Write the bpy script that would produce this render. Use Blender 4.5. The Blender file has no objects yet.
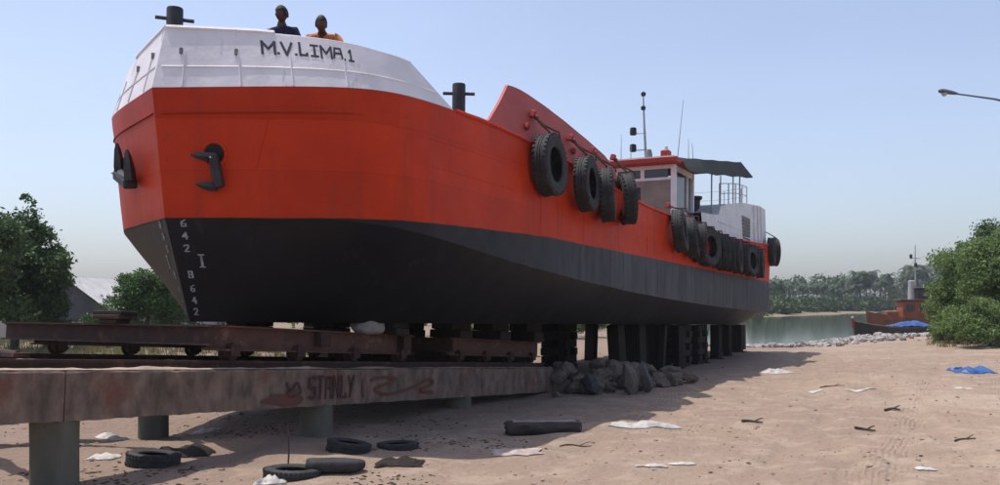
import bpy, bmesh, math, random
import numpy as np
from mathutils import Vector, Matrix, Euler, noise as mnoise

random.seed(7)
rng = np.random.default_rng(7)
R = math.radians
scene = bpy.context.scene
col = scene.collection

# ------------------------------------------------------------------ camera
CAM_H, FPX, CX, HORIZON = 1.75, 900.0, 500.0, 302.0
cd = bpy.data.cameras.new('camera')
cam = bpy.data.objects.new('camera', cd)
col.objects.link(cam)
cam.location = (0, 0, CAM_H)
cam.rotation_euler = (R(90), 0, 0)
cd.sensor_width = 36
cd.lens = 36 * FPX / 1000
cd.shift_y = (HORIZON - 242.5) / 1000
cd.clip_start = 0.1
cd.clip_end = 5000
scene.camera = cam

# ------------------------------------------------------------------ sky and sun
SUN_EL, SUN_DIR = 70.0, Vector((-0.884, 0.467, 0)).normalized()
world = bpy.data.worlds.new('World')
scene.world = world
world.use_nodes = True
wn, wl = world.node_tree.nodes, world.node_tree.links
wn.clear()
sky = wn.new('ShaderNodeTexSky')
sky.sky_type = 'NISHITA'
sky.sun_disc = False
sky.sun_elevation = R(SUN_EL)
sky.sun_rotation = math.atan2(SUN_DIR.x, SUN_DIR.y)
sky.air_density = 1.0
sky.dust_density = 2.0
sky.ozone_density = 2.6
bg = wn.new('ShaderNodeBackground')
bg.inputs['Strength'].default_value = 0.117
wo = wn.new('ShaderNodeOutputWorld')
hs_ = wn.new('ShaderNodeHueSaturation')            # hazy tropical air: paler than a clear sky
hs_.inputs['Saturation'].default_value = 0.78
wl.new(sky.outputs[0], hs_.inputs['Color'])
wtc = wn.new('ShaderNodeTexCoord')
wmp = wn.new('ShaderNodeMapping')
wmp.inputs['Scale'].default_value = (1, 1, 3)
wl.new(wtc.outputs['Generated'], wmp.inputs[0])
wnz = wn.new('ShaderNodeTexNoise')                  # faint uneven haze over the whole sky
wnz.inputs['Scale'].default_value = 1.6
wnz.inputs['Detail'].default_value = 5
wl.new(wmp.outputs[0], wnz.inputs['Vector'])
wmr = wn.new('ShaderNodeMapRange')
wmr.inputs[1].default_value = .3
wmr.inputs[2].default_value = .7
wmr.inputs[3].default_value = .95
wmr.inputs[4].default_value = 1.05
wl.new(wnz.outputs[0], wmr.inputs[0])
wmx = wn.new('ShaderNodeMix')
wmx.data_type = 'RGBA'
wmx.blend_type = 'MULTIPLY'
wmx.inputs[0].default_value = 1
wmx.inputs[7].default_value = (.985, .975, 1.03, 1)
wl.new(hs_.outputs[0], wmx.inputs[6])
wvm = wn.new('ShaderNodeVectorMath')
wvm.operation = 'SCALE'
wl.new(wmx.outputs[2], wvm.inputs[0])
wl.new(wmr.outputs[0], wvm.inputs['Scale'])
wl.new(wvm.outputs[0], bg.inputs[0])
wl.new(bg.outputs[0], wo.inputs[0])
sd = bpy.data.lights.new('sun', 'SUN')
sd.energy = 2.45
sd.angle = R(0.5)
sd.color = (1.0, 0.95, 0.87)
sun = bpy.data.objects.new('sun', sd)
col.objects.link(sun)
sv = Vector((SUN_DIR.x * math.cos(R(SUN_EL)), SUN_DIR.y * math.cos(R(SUN_EL)), math.sin(R(SUN_EL))))
sun.rotation_euler = sv.to_track_quat('Z', 'Y').to_euler()
sun.location = (0, 0, 40)
vs = scene.view_settings
vs.view_transform = 'Standard'
vs.look = 'None'
vs.exposure = 0.6
vs.gamma = 1.0
vs.use_curve_mapping = False
scene.render.engine = 'CYCLES'
scene.cycles.max_bounces = 6
scene.cycles.volume_bounces = 0

# ------------------------------------------------------------------ materials
def mat(name, c1, c2=None, scale=3.0, rough=0.8, metal=0.0, bump=0.0, bscale=None, stretch=(1, 1, 1),
        c3=None, s3=1.0, t3=0.6, w3=0.12, spec=0.4, island=0.0, transl=0.0, str3=(1, 1, 1)):
    """procedural paint/earth/leaf: two mixed tones, a third tone in patches, fine relief"""
    m = bpy.data.materials.new(name)
    m.use_nodes = True
    n, l = m.node_tree.nodes, m.node_tree.links
    b = n['Principled BSDF']
    b.inputs['Roughness'].default_value = rough
    b.inputs['Metallic'].default_value = metal
    b.inputs['Specular IOR Level'].default_value = spec
    tc = n.new('ShaderNodeTexCoord')
    mp = n.new('ShaderNodeMapping')
    mp.inputs['Scale'].default_value = stretch
    l.new(tc.outputs['Object'], mp.inputs[0])
    def nz(s, detail=6, vec=None):
        t = n.new('ShaderNodeTexNoise')
        t.inputs['Scale'].default_value = s
        t.inputs['Detail'].default_value = detail
        t.inputs['Roughness'].default_value = 0.6
        l.new((vec or mp).outputs[0], t.inputs['Vector'])
        return t
    def mix(fac, a, bb):
        x = n.new('ShaderNodeMix')
        x.data_type = 'RGBA'
        if fac is not None:
            l.new(fac, x.inputs[0])
        for sock, v in ((x.inputs[6], a), (x.inputs[7], bb)):
            if isinstance(v, tuple):
                sock.default_value = (*v[:3], 1)
            else:
                l.new(v, sock)
        return x
    out = None
    if c2:
        t = nz(scale)
        rp = n.new('ShaderNodeValToRGB')
        rp.color_ramp.elements[0].position = 0.36
        rp.color_ramp.elements[1].position = 0.64
        l.new(t.outputs[0], rp.inputs[0])
        out = mix(rp.outputs[0], c1, c2).outputs[2]
    else:
        b.inputs['Base Color'].default_value = (*c1, 1)
    if c3:
        mp3 = n.new('ShaderNodeMapping')
        mp3.inputs['Scale'].default_value = str3
        mp3.inputs['Location'].default_value = (3.7, 1.3, 9.1)
        l.new(tc.outputs['Object'], mp3.inputs[0])
        t = nz(s3, 8, mp3)
        rp = n.new('ShaderNodeValToRGB')
        rp.color_ramp.elements[0].position = t3
        rp.color_ramp.elements[1].position = min(t3 + w3, 1)
        l.new(t.outputs[0], rp.inputs[0])
        out = mix(rp.outputs[0], out if out is not None else c1, c3).outputs[2]
    if island:
        g = n.new('ShaderNodeNewGeometry')
        hs = n.new('ShaderNodeHueSaturation')
        mr = n.new('ShaderNodeMapRange')
        mr.inputs[3].default_value = 1 - island
        mr.inputs[4].default_value = 1 + island
        l.new(g.outputs['Random Per Island'], mr.inputs[0])
        l.new(mr.outputs[0], hs.inputs['Value'])
        if out is not None:
            l.new(out, hs.inputs['Color'])
        else:
            hs.inputs['Color'].default_value = (*c1, 1)
        out = hs.outputs[0]
    if out is not None:
        l.new(out, b.inputs['Base Color'])
    if bump:
        t = nz(bscale or scale * 6, 8)
        bp = n.new('ShaderNodeBump')
        bp.inputs['Strength'].default_value = min(bump, 1)
        bp.inputs['Distance'].default_value = 0.02 * max(bump, 1)
        l.new(t.outputs[0], bp.inputs['Height'])
        l.new(bp.outputs[0], b.inputs['Normal'])
    if transl:
        tr = n.new('ShaderNodeBsdfTranslucent')
        if out is not None:
            l.new(out, tr.inputs[0])
        else:
            tr.inputs[0].default_value = (*c1, 1)
        ms = n.new('ShaderNodeMixShader')
        ms.inputs[0].default_value = transl
        l.new(b.outputs[0], ms.inputs[1])
        l.new(tr.outputs[0], ms.inputs[2])
        l.new(ms.outputs[0], n['Material Output'].inputs[0])
    return m

M = {}
M['red'] = mat('red_hull_paint', (.63, .050, .011), (.51, .036, .010), .8, .5, spec=.15, bump=.3, bscale=5, c3=(.33, .042, .018),
               s3=1.7, t3=.55, w3=.25, str3=(1.6, 1.6, .22))
def plating(m, dark=.80, wid=2.1, hgt=.62):
    """tone of single plates and thin weld lines, in ship coordinates"""
    n, l = m.node_tree.nodes, m.node_tree.links
    b = n['Principled BSDF']
    src = b.inputs['Base Color'].links[0].from_socket
    tc = n.new('ShaderNodeTexCoord')
    sp = n.new('ShaderNodeSeparateXYZ')
    cb = n.new('ShaderNodeCombineXYZ')
    l.new(tc.outputs['Object'], sp.inputs[0])
    l.new(sp.outputs[0], cb.inputs[0])
    l.new(sp.outputs[2], cb.inputs[1])
    bt = n.new('ShaderNodeTexBrick')
    bt.inputs['Scale'].default_value = 1.0
    bt.inputs['Brick Width'].default_value = wid
    bt.inputs['Row Height'].default_value = hgt
    bt.inputs['Mortar Size'].default_value = .006
    bt.inputs['Mortar Smooth'].default_value = .6
    bt.inputs['Color1'].default_value = (1, 1, 1, 1)
    bt.inputs['Color2'].default_value = (dark, dark, dark, 1)
    bt.inputs['Mortar'].default_value = (.62, .62, .62, 1)
    l.new(cb.outputs[0], bt.inputs['Vector'])
    x = n.new('ShaderNodeMix')
    x.data_type = 'RGBA'
    x.blend_type = 'MULTIPLY'
    x.inputs[0].default_value = .75
    l.new(src, x.inputs[6])
    l.new(bt.outputs[0], x.inputs[7])
    # scabs and scratches where the paint has gone
    t = n.new('ShaderNodeTexNoise')
    t.inputs['Scale'].default_value = 5.5
    t.inputs['Detail'].default_value = 10
    t.inputs['Roughness'].default_value = .7
    l.new(tc.outputs['Object'], t.inputs['Vector'])
    mr = n.new('ShaderNodeMapRange')
    mr.inputs[1].default_value = .645
    mr.inputs[2].default_value = .70
    mr.inputs[4].default_value = .7
    l.new(t.outputs[0], mr.inputs[0])
    y = n.new('ShaderNodeMix')
    y.data_type = 'RGBA'
    l.new(mr.outputs[0], y.inputs[0])
    l.new(x.outputs[2], y.inputs[6])
    y.inputs[7].default_value = (.11, .05, .04, 1)
    mp = n.new('ShaderNodeMapping')
    mp.inputs['Scale'].default_value = (7, 7, .45)
    l.new(tc.outputs['Object'], mp.inputs[0])
    t2 = n.new('ShaderNodeTexNoise')
    t2.inputs['Scale'].default_value = 1.0
    t2.inputs['Detail'].default_value = 6
    l.new(mp.outputs[0], t2.inputs['Vector'])
    m3 = n.new('ShaderNodeMapRange')
    m3.inputs[1].default_value = .60
    m3.inputs[2].default_value = .74
    m3.inputs[4].default_value = .55
    l.new(t2.outputs[0], m3.inputs[0])
    z = n.new('ShaderNodeMix')
    z.data_type = 'RGBA'
    l.new(m3.outputs[0], z.inputs[0])
    l.new(y.outputs[2], z.inputs[6])
    z.inputs[7].default_value = (.22, .05, .03, 1)
    l.new(z.outputs[2], b.inputs['Base Color'])
    return m
plating(M['red'])
M['boot'] = mat('faded_boot_top', (.008, .008, .011), (.014, .014, .018), 2, .55, spec=.3, bump=.3, bscale=5)
def fade_aft(m):
    n, l = m.node_tree.nodes, m.node_tree.links
    b = n['Principled BSDF']
    src = b.inputs['Base Color'].links[0].from_socket
    tc = n.new('ShaderNodeTexCoord')
    sp = n.new('ShaderNodeSeparateXYZ')
    l.new(tc.outputs['Object'], sp.inputs[0])
    mr = n.new('ShaderNodeMapRange')
    mr.inputs[1].default_value = 3.5
    mr.inputs[2].default_value = 9.0
    l.new(sp.outputs[0], mr.inputs[0])
    mp = n.new('ShaderNodeMapping')
    mp.inputs['Scale'].default_value = (5, 5, .5)
    l.new(tc.outputs['Object'], mp.inputs[0])
    t = n.new('ShaderNodeTexNoise')
    t.inputs['Scale'].default_value = 1.0
    t.inputs['Detail'].default_value = 7
    l.new(mp.outputs[0], t.inputs['Vector'])
    m2 = n.new('ShaderNodeMapRange')
    m2.inputs[1].default_value = .2
    m2.inputs[2].default_value = .75
    l.new(t.outputs[0], m2.inputs[0])
    mu = n.new('ShaderNodeMath')
    mu.operation = 'MULTIPLY'
    l.new(mr.outputs[0], mu.inputs[0])
    l.new(m2.outputs[0], mu.inputs[1])
    x = n.new('ShaderNodeMix')
    x.data_type = 'RGBA'
    l.new(mu.outputs[0], x.inputs[0])
    l.new(src, x.inputs[6])
    x.inputs[7].default_value = (.085, .085, .105, 1)
    l.new(x.outputs[2], b.inputs['Base Color'])
fade_aft(M['boot'])
M['red_pale'] = mat('pale_red_paint', (.46, .075, .05), (.38, .055, .035), 1.6, .55, spec=.3, bump=.2, bscale=6, c3=(.36, .07, .05), s3=2.5, t3=.6, w3=.15)  # pinkish skylight on the leaning side bulwark is mixed into this red
M['black'] = mat('black_bottom_paint', (.006, .006, .008), (.010, .010, .013), 1.5, .45, spec=.3, bump=.3, bscale=4, c3=(.035, .035, .04),
                 s3=2.2, t3=.62, w3=.2, str3=(2.5, 2.5, .25))
M['white_hull'] = mat('white_bulwark_paint', (.84, .80, .82), (.72, .68, .69), 1.6, .55, bump=.4, bscale=5, c3=(.42, .33, .28), s3=2.8, t3=.60, w3=.16, str3=(2, 2, .4))
M['white'] = mat('white_paint', (.74, .74, .76), (.62, .62, .64), 2.5, .5, bump=.2, bscale=7, c3=(.40, .30, .24), s3=2.2, t3=.62, w3=.12, str3=(2, 2, .4))
M['deckred'] = mat('deck_oxide_paint', (.32, .07, .04), (.24, .06, .04), 2, .7)
M['mark'] = mat('white_mark_paint', (.42, .42, .45), (.2, .2, .22), 22, .7)
M['letter'] = mat('dark_letter_paint', (.022, .02, .035), (.05, .045, .06), 20, .6)
M['dark'] = mat('dark_steel', (.018, .018, .022), (.04, .038, .038), 6, .55, bump=.2)
M['rubber'] = mat('tyre_rubber', (.022, .022, .023), (.045, .043, .042), 7, .75, bump=.3, c3=(.13, .11, .09), s3=4, t3=.62, w3=.2)
M['rope'] = mat('rope', (.10, .04, .03), (.05, .03, .025), 20, .9)
M['hookred'] = mat('hook_red', (.36, .035, .025), (.26, .03, .02), 9, .6)
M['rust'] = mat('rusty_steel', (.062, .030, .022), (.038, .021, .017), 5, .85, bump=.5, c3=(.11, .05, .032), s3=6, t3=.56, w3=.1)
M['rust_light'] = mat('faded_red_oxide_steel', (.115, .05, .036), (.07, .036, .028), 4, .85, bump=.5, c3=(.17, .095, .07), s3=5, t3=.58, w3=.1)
M['concrete'] = mat('stained_concrete', (.25, .175, .132), (.10, .072, .057), 4.5, .9, bump=1, bscale=16, stretch=(1, 1, .55), c3=(.17, .065, .045), s3=1.5, t3=.57, w3=.12)
M['post'] = mat('mossy_concrete', (.165, .148, .122), (.10, .098, .072), 3, .9, bump=.6, bscale=16, c3=(.10, .10, .075), s3=3, t3=.6, w3=.15, stretch=(1, 1, .4))
M['sandtop'] = mat('drifted_sand', (.46, .36, .27), (.38, .29, .22), 8, .95, bump=.7)
M['graff_dark'] = mat('graffiti_dark_red', (.05, .016, .015), (.085, .045, .04), 14, .9)
M['graff_red'] = mat('graffiti_red', (.17, .05, .034), (.10, .06, .05), 5, .9)
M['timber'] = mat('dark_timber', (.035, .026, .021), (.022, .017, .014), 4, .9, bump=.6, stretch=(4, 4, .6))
M['glass'] = mat('dark_glass', (.03, .035, .04), None, rough=.12, spec=.6)
M['tan'] = mat('tan_panel', (.26, .24, .19), (.19, .18, .15), 2.5, .8, bump=.2)
M['grey'] = mat('grey_panel', (.22, .22, .23), (.17, .17, .18), 4, .7)
M['awning'] = mat('awning_cloth', (.008, .013, .011), (.014, .019, .016), 3, .85, bump=.5, bscale=6)
M['galv'] = mat('galvanised_pipe', (.42, .43, .45), (.33, .33, .35), 8, .5, metal=.2)
M['rock'] = mat('grey_rock', (.16, .125, .10), (.09, .07, .057), 4, .9, bump=1, bscale=12, island=.35)
M['shorerock'] = mat('shore_stone', (.36, .33, .30), (.27, .245, .225), 2, .9, bump=.6, bscale=10, island=.35)
M['bark'] = mat('bark', (.10, .075, .055), (.065, .05, .038), 6, .9, bump=.8, stretch=(3, 3, .6))
M['leaf_dark'] = mat('dark_leaves', (.07, .12, .034), (.042, .08, .022), .9, .55, island=.5, transl=.3)
M['leaf_mid'] = mat('mid_leaves', (.10, .175, .045), (.06, .12, .03), .9, .55, island=.45, transl=.32)
M['leaf_light'] = mat('feathery_leaves', (.20, .28, .09), (.115, .19, .06), .7, .6, island=.5, transl=.35)
M['palm'] = mat('palm_leaves', (.055, .085, .03), (.04, .065, .024), .5, .55, island=.35, transl=.15)
M['shrub'] = mat('bank_shrub', (.085, .12, .04), (.06, .09, .03), .15, .7, island=.35, transl=.15)
M['grass'] = mat('dry_grass', (.14, .16, .05), (.20, .17, .08), .5, .8, island=.3, transl=.2)
M['plaster'] = mat('stained_plaster', (.52, .50, .46), (.40, .385, .36), 1.5, .9, bump=.3)
M['sheet'] = mat('asbestos_sheet', (.66, .64, .62), (.54, .52, .51), 1.2, .9, c3=(.40, .38, .37), s3=1.2, t3=.6, w3=.15)
M['darkroof'] = mat('dark_roof', (.125, .12, .125), (.085, .08, .085), 1.5, .9, bump=.4)
M['boat_dark'] = mat('tarred_wood', (.06, .045, .04), (.035, .028, .027), 3, .7, bump=.4)
M['boat_brown'] = mat('brown_wood', (.14, .085, .06), (.09, .06, .045), 3, .7, bump=.4)
M['orange'] = mat('rusty_orange_paint', (.36, .10, .035), (.19, .07, .04), 1.3, .8, bump=.3)
M['blue'] = mat('blue_tarp', (.018, .07, .22), (.03, .12, .34), 4, .45, bump=.7, bscale=8)
M['plastic'] = mat('white_plastic', (.62, .58, .54), (.42, .38, .34), 9, .6, bump=.5)
M['cloth_pink'] = mat('pale_sack', (.55, .44, .38), (.40, .32, .28), 7, .9, bump=.6)
M['skin'] = mat('brown_skin', (.075, .036, .024), (.06, .028, .019), 12, .5)
M['hair'] = mat('black_hair', (.008, .007, .007), (.014, .012, .012), 30, .6, bump=.4)
M['navy'] = mat('navy_shirt', (.016, .02, .05), (.011, .014, .035), 8, .9, bump=.3)
M['orange_shirt'] = mat('orange_shirt', (.62, .26, .08), (.55, .16, .05), 9, .9, bump=.3, c3=(.45, .07, .05), s3=7, t3=.52, w3=.05)
M['trouser'] = mat('dark_trousers', (.03, .03, .04), (.022, .022, .028), 8, .9)
M['lamp'] = mat('lamp_grey', (.12, .13, .15), (.09, .10, .115), 9, .5)

# ------------------------------------------------------------------ builders
class MB:
    """collects shapes for ONE mesh object"""
    def __init__(self):
        self.v, self.f = [], []
    def add(self, vs_, fs_):
        o = len(self.v)
        self.v += [tuple(p) for p in vs_]
        self.f += [tuple(i + o for i in f) for f in fs_]
        return self
    def box(self, c, s, rot=None, taper=1.0, bev=0.0):
        hx, hy, hz = s[0] / 2, s[1] / 2, s[2] / 2
        m = Euler(rot).to_matrix() if rot else Matrix.Identity(3)
        c = Vector(c)
        if bev <= 0:
            pts = [(x * hx * (taper if z > 0 else 1), y * hy * (taper if z > 0 else 1), z * hz)
                   for z in (-1, 1) for x, y in ((-1, -1), (1, -1), (1, 1), (-1, 1))]
            fs = [(3, 2, 1, 0), (4, 5, 6, 7)] + [(i, (i + 1) % 4, 4 + (i + 1) % 4, 4 + i) for i in range(4)]
        else:
            pts, fs = [], []
            lv = [(-hz, bev), (-hz + bev, 0), (hz - bev, 0), (hz, bev)]
            for z, ins in lv:
                a, b_ = hx - ins, hy - ins
                cb = bev * .6
                for x, y in ((-a + cb, -b_), (a - cb, -b_), (a, -b_ + cb), (a, b_ - cb), (a - cb, b_), (-a + cb, b_), (-a, b_ - cb), (-a, -b_ + cb)):
                    pts.append((x, y, z))
            for k in range(3):
                for i in range(8):
                    fs.append((k * 8 + i, k * 8 + (i + 1) % 8, k * 8 + 8 + (i + 1) % 8, k * 8 + 8 + i))
            fs += [tuple(range(7, -1, -1)), tuple(range(24, 32))]
        return self.add([c + m @ Vector(p) for p in pts], fs)
    def tube(self, path, r, n=8, cap=True):
        path = [Vector(p) for p in path]
        rs = r if isinstance(r, (list, tuple)) else [r] * len(path)
        pts, fs = [], []
        prev = None
        for i, p in enumerate(path):
            d = (path[min(i + 1, len(path) - 1)] - path[max(i - 1, 0)]).normalized()
            if prev is None:
                a = Vector((0, 0, 1)) if abs(d.z) < .9 else Vector((1, 0, 0))
                prev = d.cross(a).normalized()
            e = (prev - d * prev.dot(d)).normalized()
            prev = e
            g = d.cross(e)
            for k in range(n):
                t = 2 * math.pi * k / n
                pts.append(p + (e * math.cos(t) + g * math.sin(t)) * rs[i])
        for i in range(len(path) - 1):
            for k in range(n):
                fs.append((i * n + k, i * n + (k + 1) % n, (i + 1) * n + (k + 1) % n, (i + 1) * n + k))
        if cap:
            fs += [tuple(range(n - 1, -1, -1)), tuple(range((len(path) - 1) * n, len(path) * n))]
        return self.add(pts, fs)
    def lathe(self, prof, n=24, axis='z', closed=False, c=(0, 0, 0)):
        """profile of (radius, height)"""
        pts, fs = [], []
        for k in range(n):
            t = 2 * math.pi * k / n
            for r_, h in prof:
                x, y, z = r_ * math.cos(t), r_ * math.sin(t), h
                p = (x, y, z) if axis == 'z' else ((x, z, y) if axis == 'y' else (z, x, y))
                pts.append((p[0] + c[0], p[1] + c[1], p[2] + c[2]))
        m_ = len(prof)
        for k in range(n):
            for i in range(m_ if closed else m_ - 1):
                a, b_ = k * m_ + i, k * m_ + (i + 1) % m_
                c_, d = ((k + 1) % n) * m_ + (i + 1) % m_, ((k + 1) % n) * m_ + i
                fs.append((a, d, c_, b_))
        return self.add(pts, fs)
    def grid(self, rows, close=False):
        """rows of equal length points"""
        n, m_ = len(rows), len(rows[0])
        fs = [(i * m_ + j, i * m_ + j + 1, (i + 1) * m_ + j + 1, (i + 1) * m_ + j) for i in range(n - 1) for j in range(m_ - 1)]
        return self.add([p for r_ in rows for p in r_], fs)
    def prism(self, pts, h0, h1, axis='y'):
        """outline of 2-D points extruded between h0 and h1 along axis"""
        def P(a, b_, h):
            return (a, h, b_) if axis == 'y' else ((a, b_, h) if axis == 'z' else (h, a, b_))
        n = len(pts)
        vs_ = [P(a, b_, h0) for a, b_ in pts] + [P(a, b_, h1) for a, b_ in pts]
        fs = [tuple(range(n)), tuple(range(2 * n - 1, n - 1, -1))] + [(i, i + n, (i + 1) % n + n, (i + 1) % n) for i in range(n)]
        return self.add(vs_, fs)
    def mesh(self, name, m=None, smooth=False, angle=None):
        me = bpy.data.meshes.new(name)
        me.from_pydata(self.v, [], self.f)
        bm = bmesh.new()
        bm.from_mesh(me)
        bmesh.ops.recalc_face_normals(bm, faces=bm.faces)
        bm.to_mesh(me)
        bm.free()
        if m:
            me.materials.append(m)
        if smooth:
            me.polygons.foreach_set('use_smooth', [True] * len(me.polygons))
            if angle:
                try:
                    me.set_sharp_from_angle(angle=R(angle))
                except Exception:
                    pass
        return me
    def build(self, name, m=None, parent=None, smooth=False, angle=40, loc=None, rot=None):
        return link(name, self.mesh(name, m, smooth, angle), parent, loc, rot)

def link(name, me, parent=None, loc=None, rot=None):
    o = bpy.data.objects.new(name, me)
    col.objects.link(o)
    o.parent = parent
    if loc is not None:
        o.location = loc
    if rot is not None:
        o.rotation_euler = rot
    return o

def tag(o, label=None, cat=None, group=None, kind=None):
    for k, v in (('label', label), ('category', cat), ('group', group), ('kind', kind)):
        if v:
            o[k] = v
    return o

def thing(name, label, cat, loc=(0, 0, 0), rot=(0, 0, 0), group=None):
    return tag(link(name, None, None, loc, rot), label, cat, group)

def copy_tree(o, parent=None):
    c = o.copy()
    col.objects.link(c)
    c.parent = parent
    for ch in [x for x in bpy.data.objects if x.parent == o]:
        copy_tree(ch, c)
    return c

def at(px, py, Y):
    return Vector(((px - CX) / FPX * Y, Y, CAM_H + (HORIZON - py) / FPX * Y))

def on_ground(px, py, z=0.0):
    return at(px, py, (CAM_H - z) * FPX / (py - HORIZON))

def lerp(a, b, t):
    return a + (b - a) * t

def table(tab, x):
    if x <= tab[0][0]:
        return tab[0][1]
    for (x0, y0), (x1, y1) in zip(tab, tab[1:]):
        if x <= x1:
            return lerp(y0, y1, (x - x0) / (x1 - x0))
    return tab[-1][1]

def smin(a, b, k):
    h = max(k - abs(a - b), 0) / k
    return min(a, b) - h * h * k / 4

def sstep(e0, e1, x):
    t = np.clip((x - e0) / (e1 - e0), 0, 1)
    return t * t * (3 - 2 * t)

ORD = ['first', 'second', 'third', 'fourth', 'fifth', 'sixth', 'seventh', 'eighth', 'ninth', 'tenth', 'eleventh', 'twelfth']

# ------------------------------------------------------------------ ground and water
WATER_Z = -0.65
LAGOON = np.array([(9, 47), (12.5, 45.5), (17.6, 48), (21.7, 52.7), (29.7, 63.5), (48, 76), (90, 92), (260, 120), (330, 300), (180, 262),
                   (96, 216), (62, 172), (34, 127), (20, 96), (11, 66)], float)

def lagoon_dist(x, y):
    """signed distance: negative in the water"""
    d = np.full(x.shape, 1e9)
    inside = np.zeros(x.shape, bool)
    n = len(LAGOON)
    for i in range(n):
        (x0, y0), (x1, y1) = LAGOON[i], LAGOON[(i + 1) % n]
        ex, ey = x1 - x0, y1 - y0
        t = np.clip(((x - x0) * ex + (y - y0) * ey) / (ex * ex + ey * ey), 0, 1)
        d = np.minimum(d, np.hypot(x - x0 - t * ex, y - y0 - t * ey))
        c = ((y0 > y) != (y1 > y)) & (x < (x1 - x0) * (y - y0) / (y1 - y0 + 1e-12) + x0)
        inside ^= c
    return np.where(inside, -d, d)

def vnoise(x, y, seed=0):
    xi, yi = np.floor(x).astype(np.int64), np.floor(y).astype(np.int64)
    fx, fy = x - xi, y - yi
    fx, fy = fx * fx * (3 - 2 * fx), fy * fy * (3 - 2 * fy)
    def h(a, b):
        k = (a * 374761393 + b * 668265263 + seed * 974634777) & 0xFFFFFFFF
        k = ((k ^ (k >> 13)) * 1274126177) & 0xFFFFFFFF
        return ((k ^ (k >> 16)) & 0xFFFF) / 65535.0
    return lerp(lerp(h(xi, yi), h(xi + 1, yi), fx), lerp(h(xi, yi + 1), h(xi + 1, yi + 1), fx), fy) - .5

def ground_z(x, y):
    x, y = np.asarray(x, float), np.asarray(y, float)
    d = lagoon_dist(x, y)
    z = np.where(d > 0, WATER_Z + np.minimum(d, 20) * .0325 + .10 * sstep(0, 1.2, d), WATER_Z - np.minimum(-d * .12, 1.6))
    z = z - .10 * sstep(15, 20, d)
    near = sstep(70, 30, y)
    z = z + near * (.16 * vnoise(x * .22, y * .22, 1) + .07 * vnoise(x * .8, y * .8, 2) + .05 * vnoise(x * 2.3, y * 2.3, 3) + .03 * vnoise(x * 6, y * 6, 4))
    z = z + (1 - near) * np.where(d > 0, .5 * vnoise(x * .05, y * .05, 5), 0)
    z = z + .35 * sstep(13, 22, x) * sstep(60, 45, y) * sstep(20, 34, y)          # low bank under the thorn bushes
    z = z - .13 * 2.1 * np.exp(-((x + 4.9) ** 2 + (y - 13.0) ** 2) / 2.2)                # scoured hollow at a far post
    z = z + 2.2 * sstep(30, 110, d) * sstep(120, 260, y)                            # far shore rises a little
    # wheel ruts that run down to the water
    for x0, k, w in ((3.2, .30, .16), (4.7, .30, .16), (2.0, .52, .14), (3.4, .52, .14)):
        q = (x - (x0 + (y - 8) * k)) / w
        z = z - near * .03 * np.exp(-q * q) + near * .012 * np.exp(-(np.abs(q) - 1.6) ** 2 * 2)
    return z

def gz(x, y):
    return float(ground_z(np.array([x]), np.array([y]))[0])

def axis_pts(dense0, dense1, step, lo, hi, grow=1.12):
    a = list(np.arange(dense0, dense1, step))
    s, p = step, a[-1]
    while p < hi:
        s *= grow
        p += s
        a.append(min(p, hi))
    s, p = step, dense0
    pre = []
    while p > lo:
        s *= grow
        p -= s
        pre.append(max(p, lo))
    return np.array(pre[::-1] + a)

gx = axis_pts(-9, 13, .11, -420, 640)
gy = axis_pts(6.5, 30, .11, -30, 760)
GX, GY = np.meshgrid(gx, gy)
GZ = ground_z(GX, GY)
nx, ny = len(gx), len(gy)
me = bpy.data.meshes.new('ground')
idx = np.arange(nx * ny).reshape(ny, nx)
quads = np.stack([idx[:-1, :-1], idx[:-1, 1:], idx[1:, 1:], idx[1:, :-1]], -1).reshape(-1, 4)
me.from_pydata(np.stack([GX, GY, GZ], -1).reshape(-1, 3).tolist(), [], quads.tolist())
me.polygons.foreach_set('use_smooth', [True] * len(me.polygons))
ground = tag(link('ground', me), kind='structure')

SLIP_ANGLE = 62.15
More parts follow.
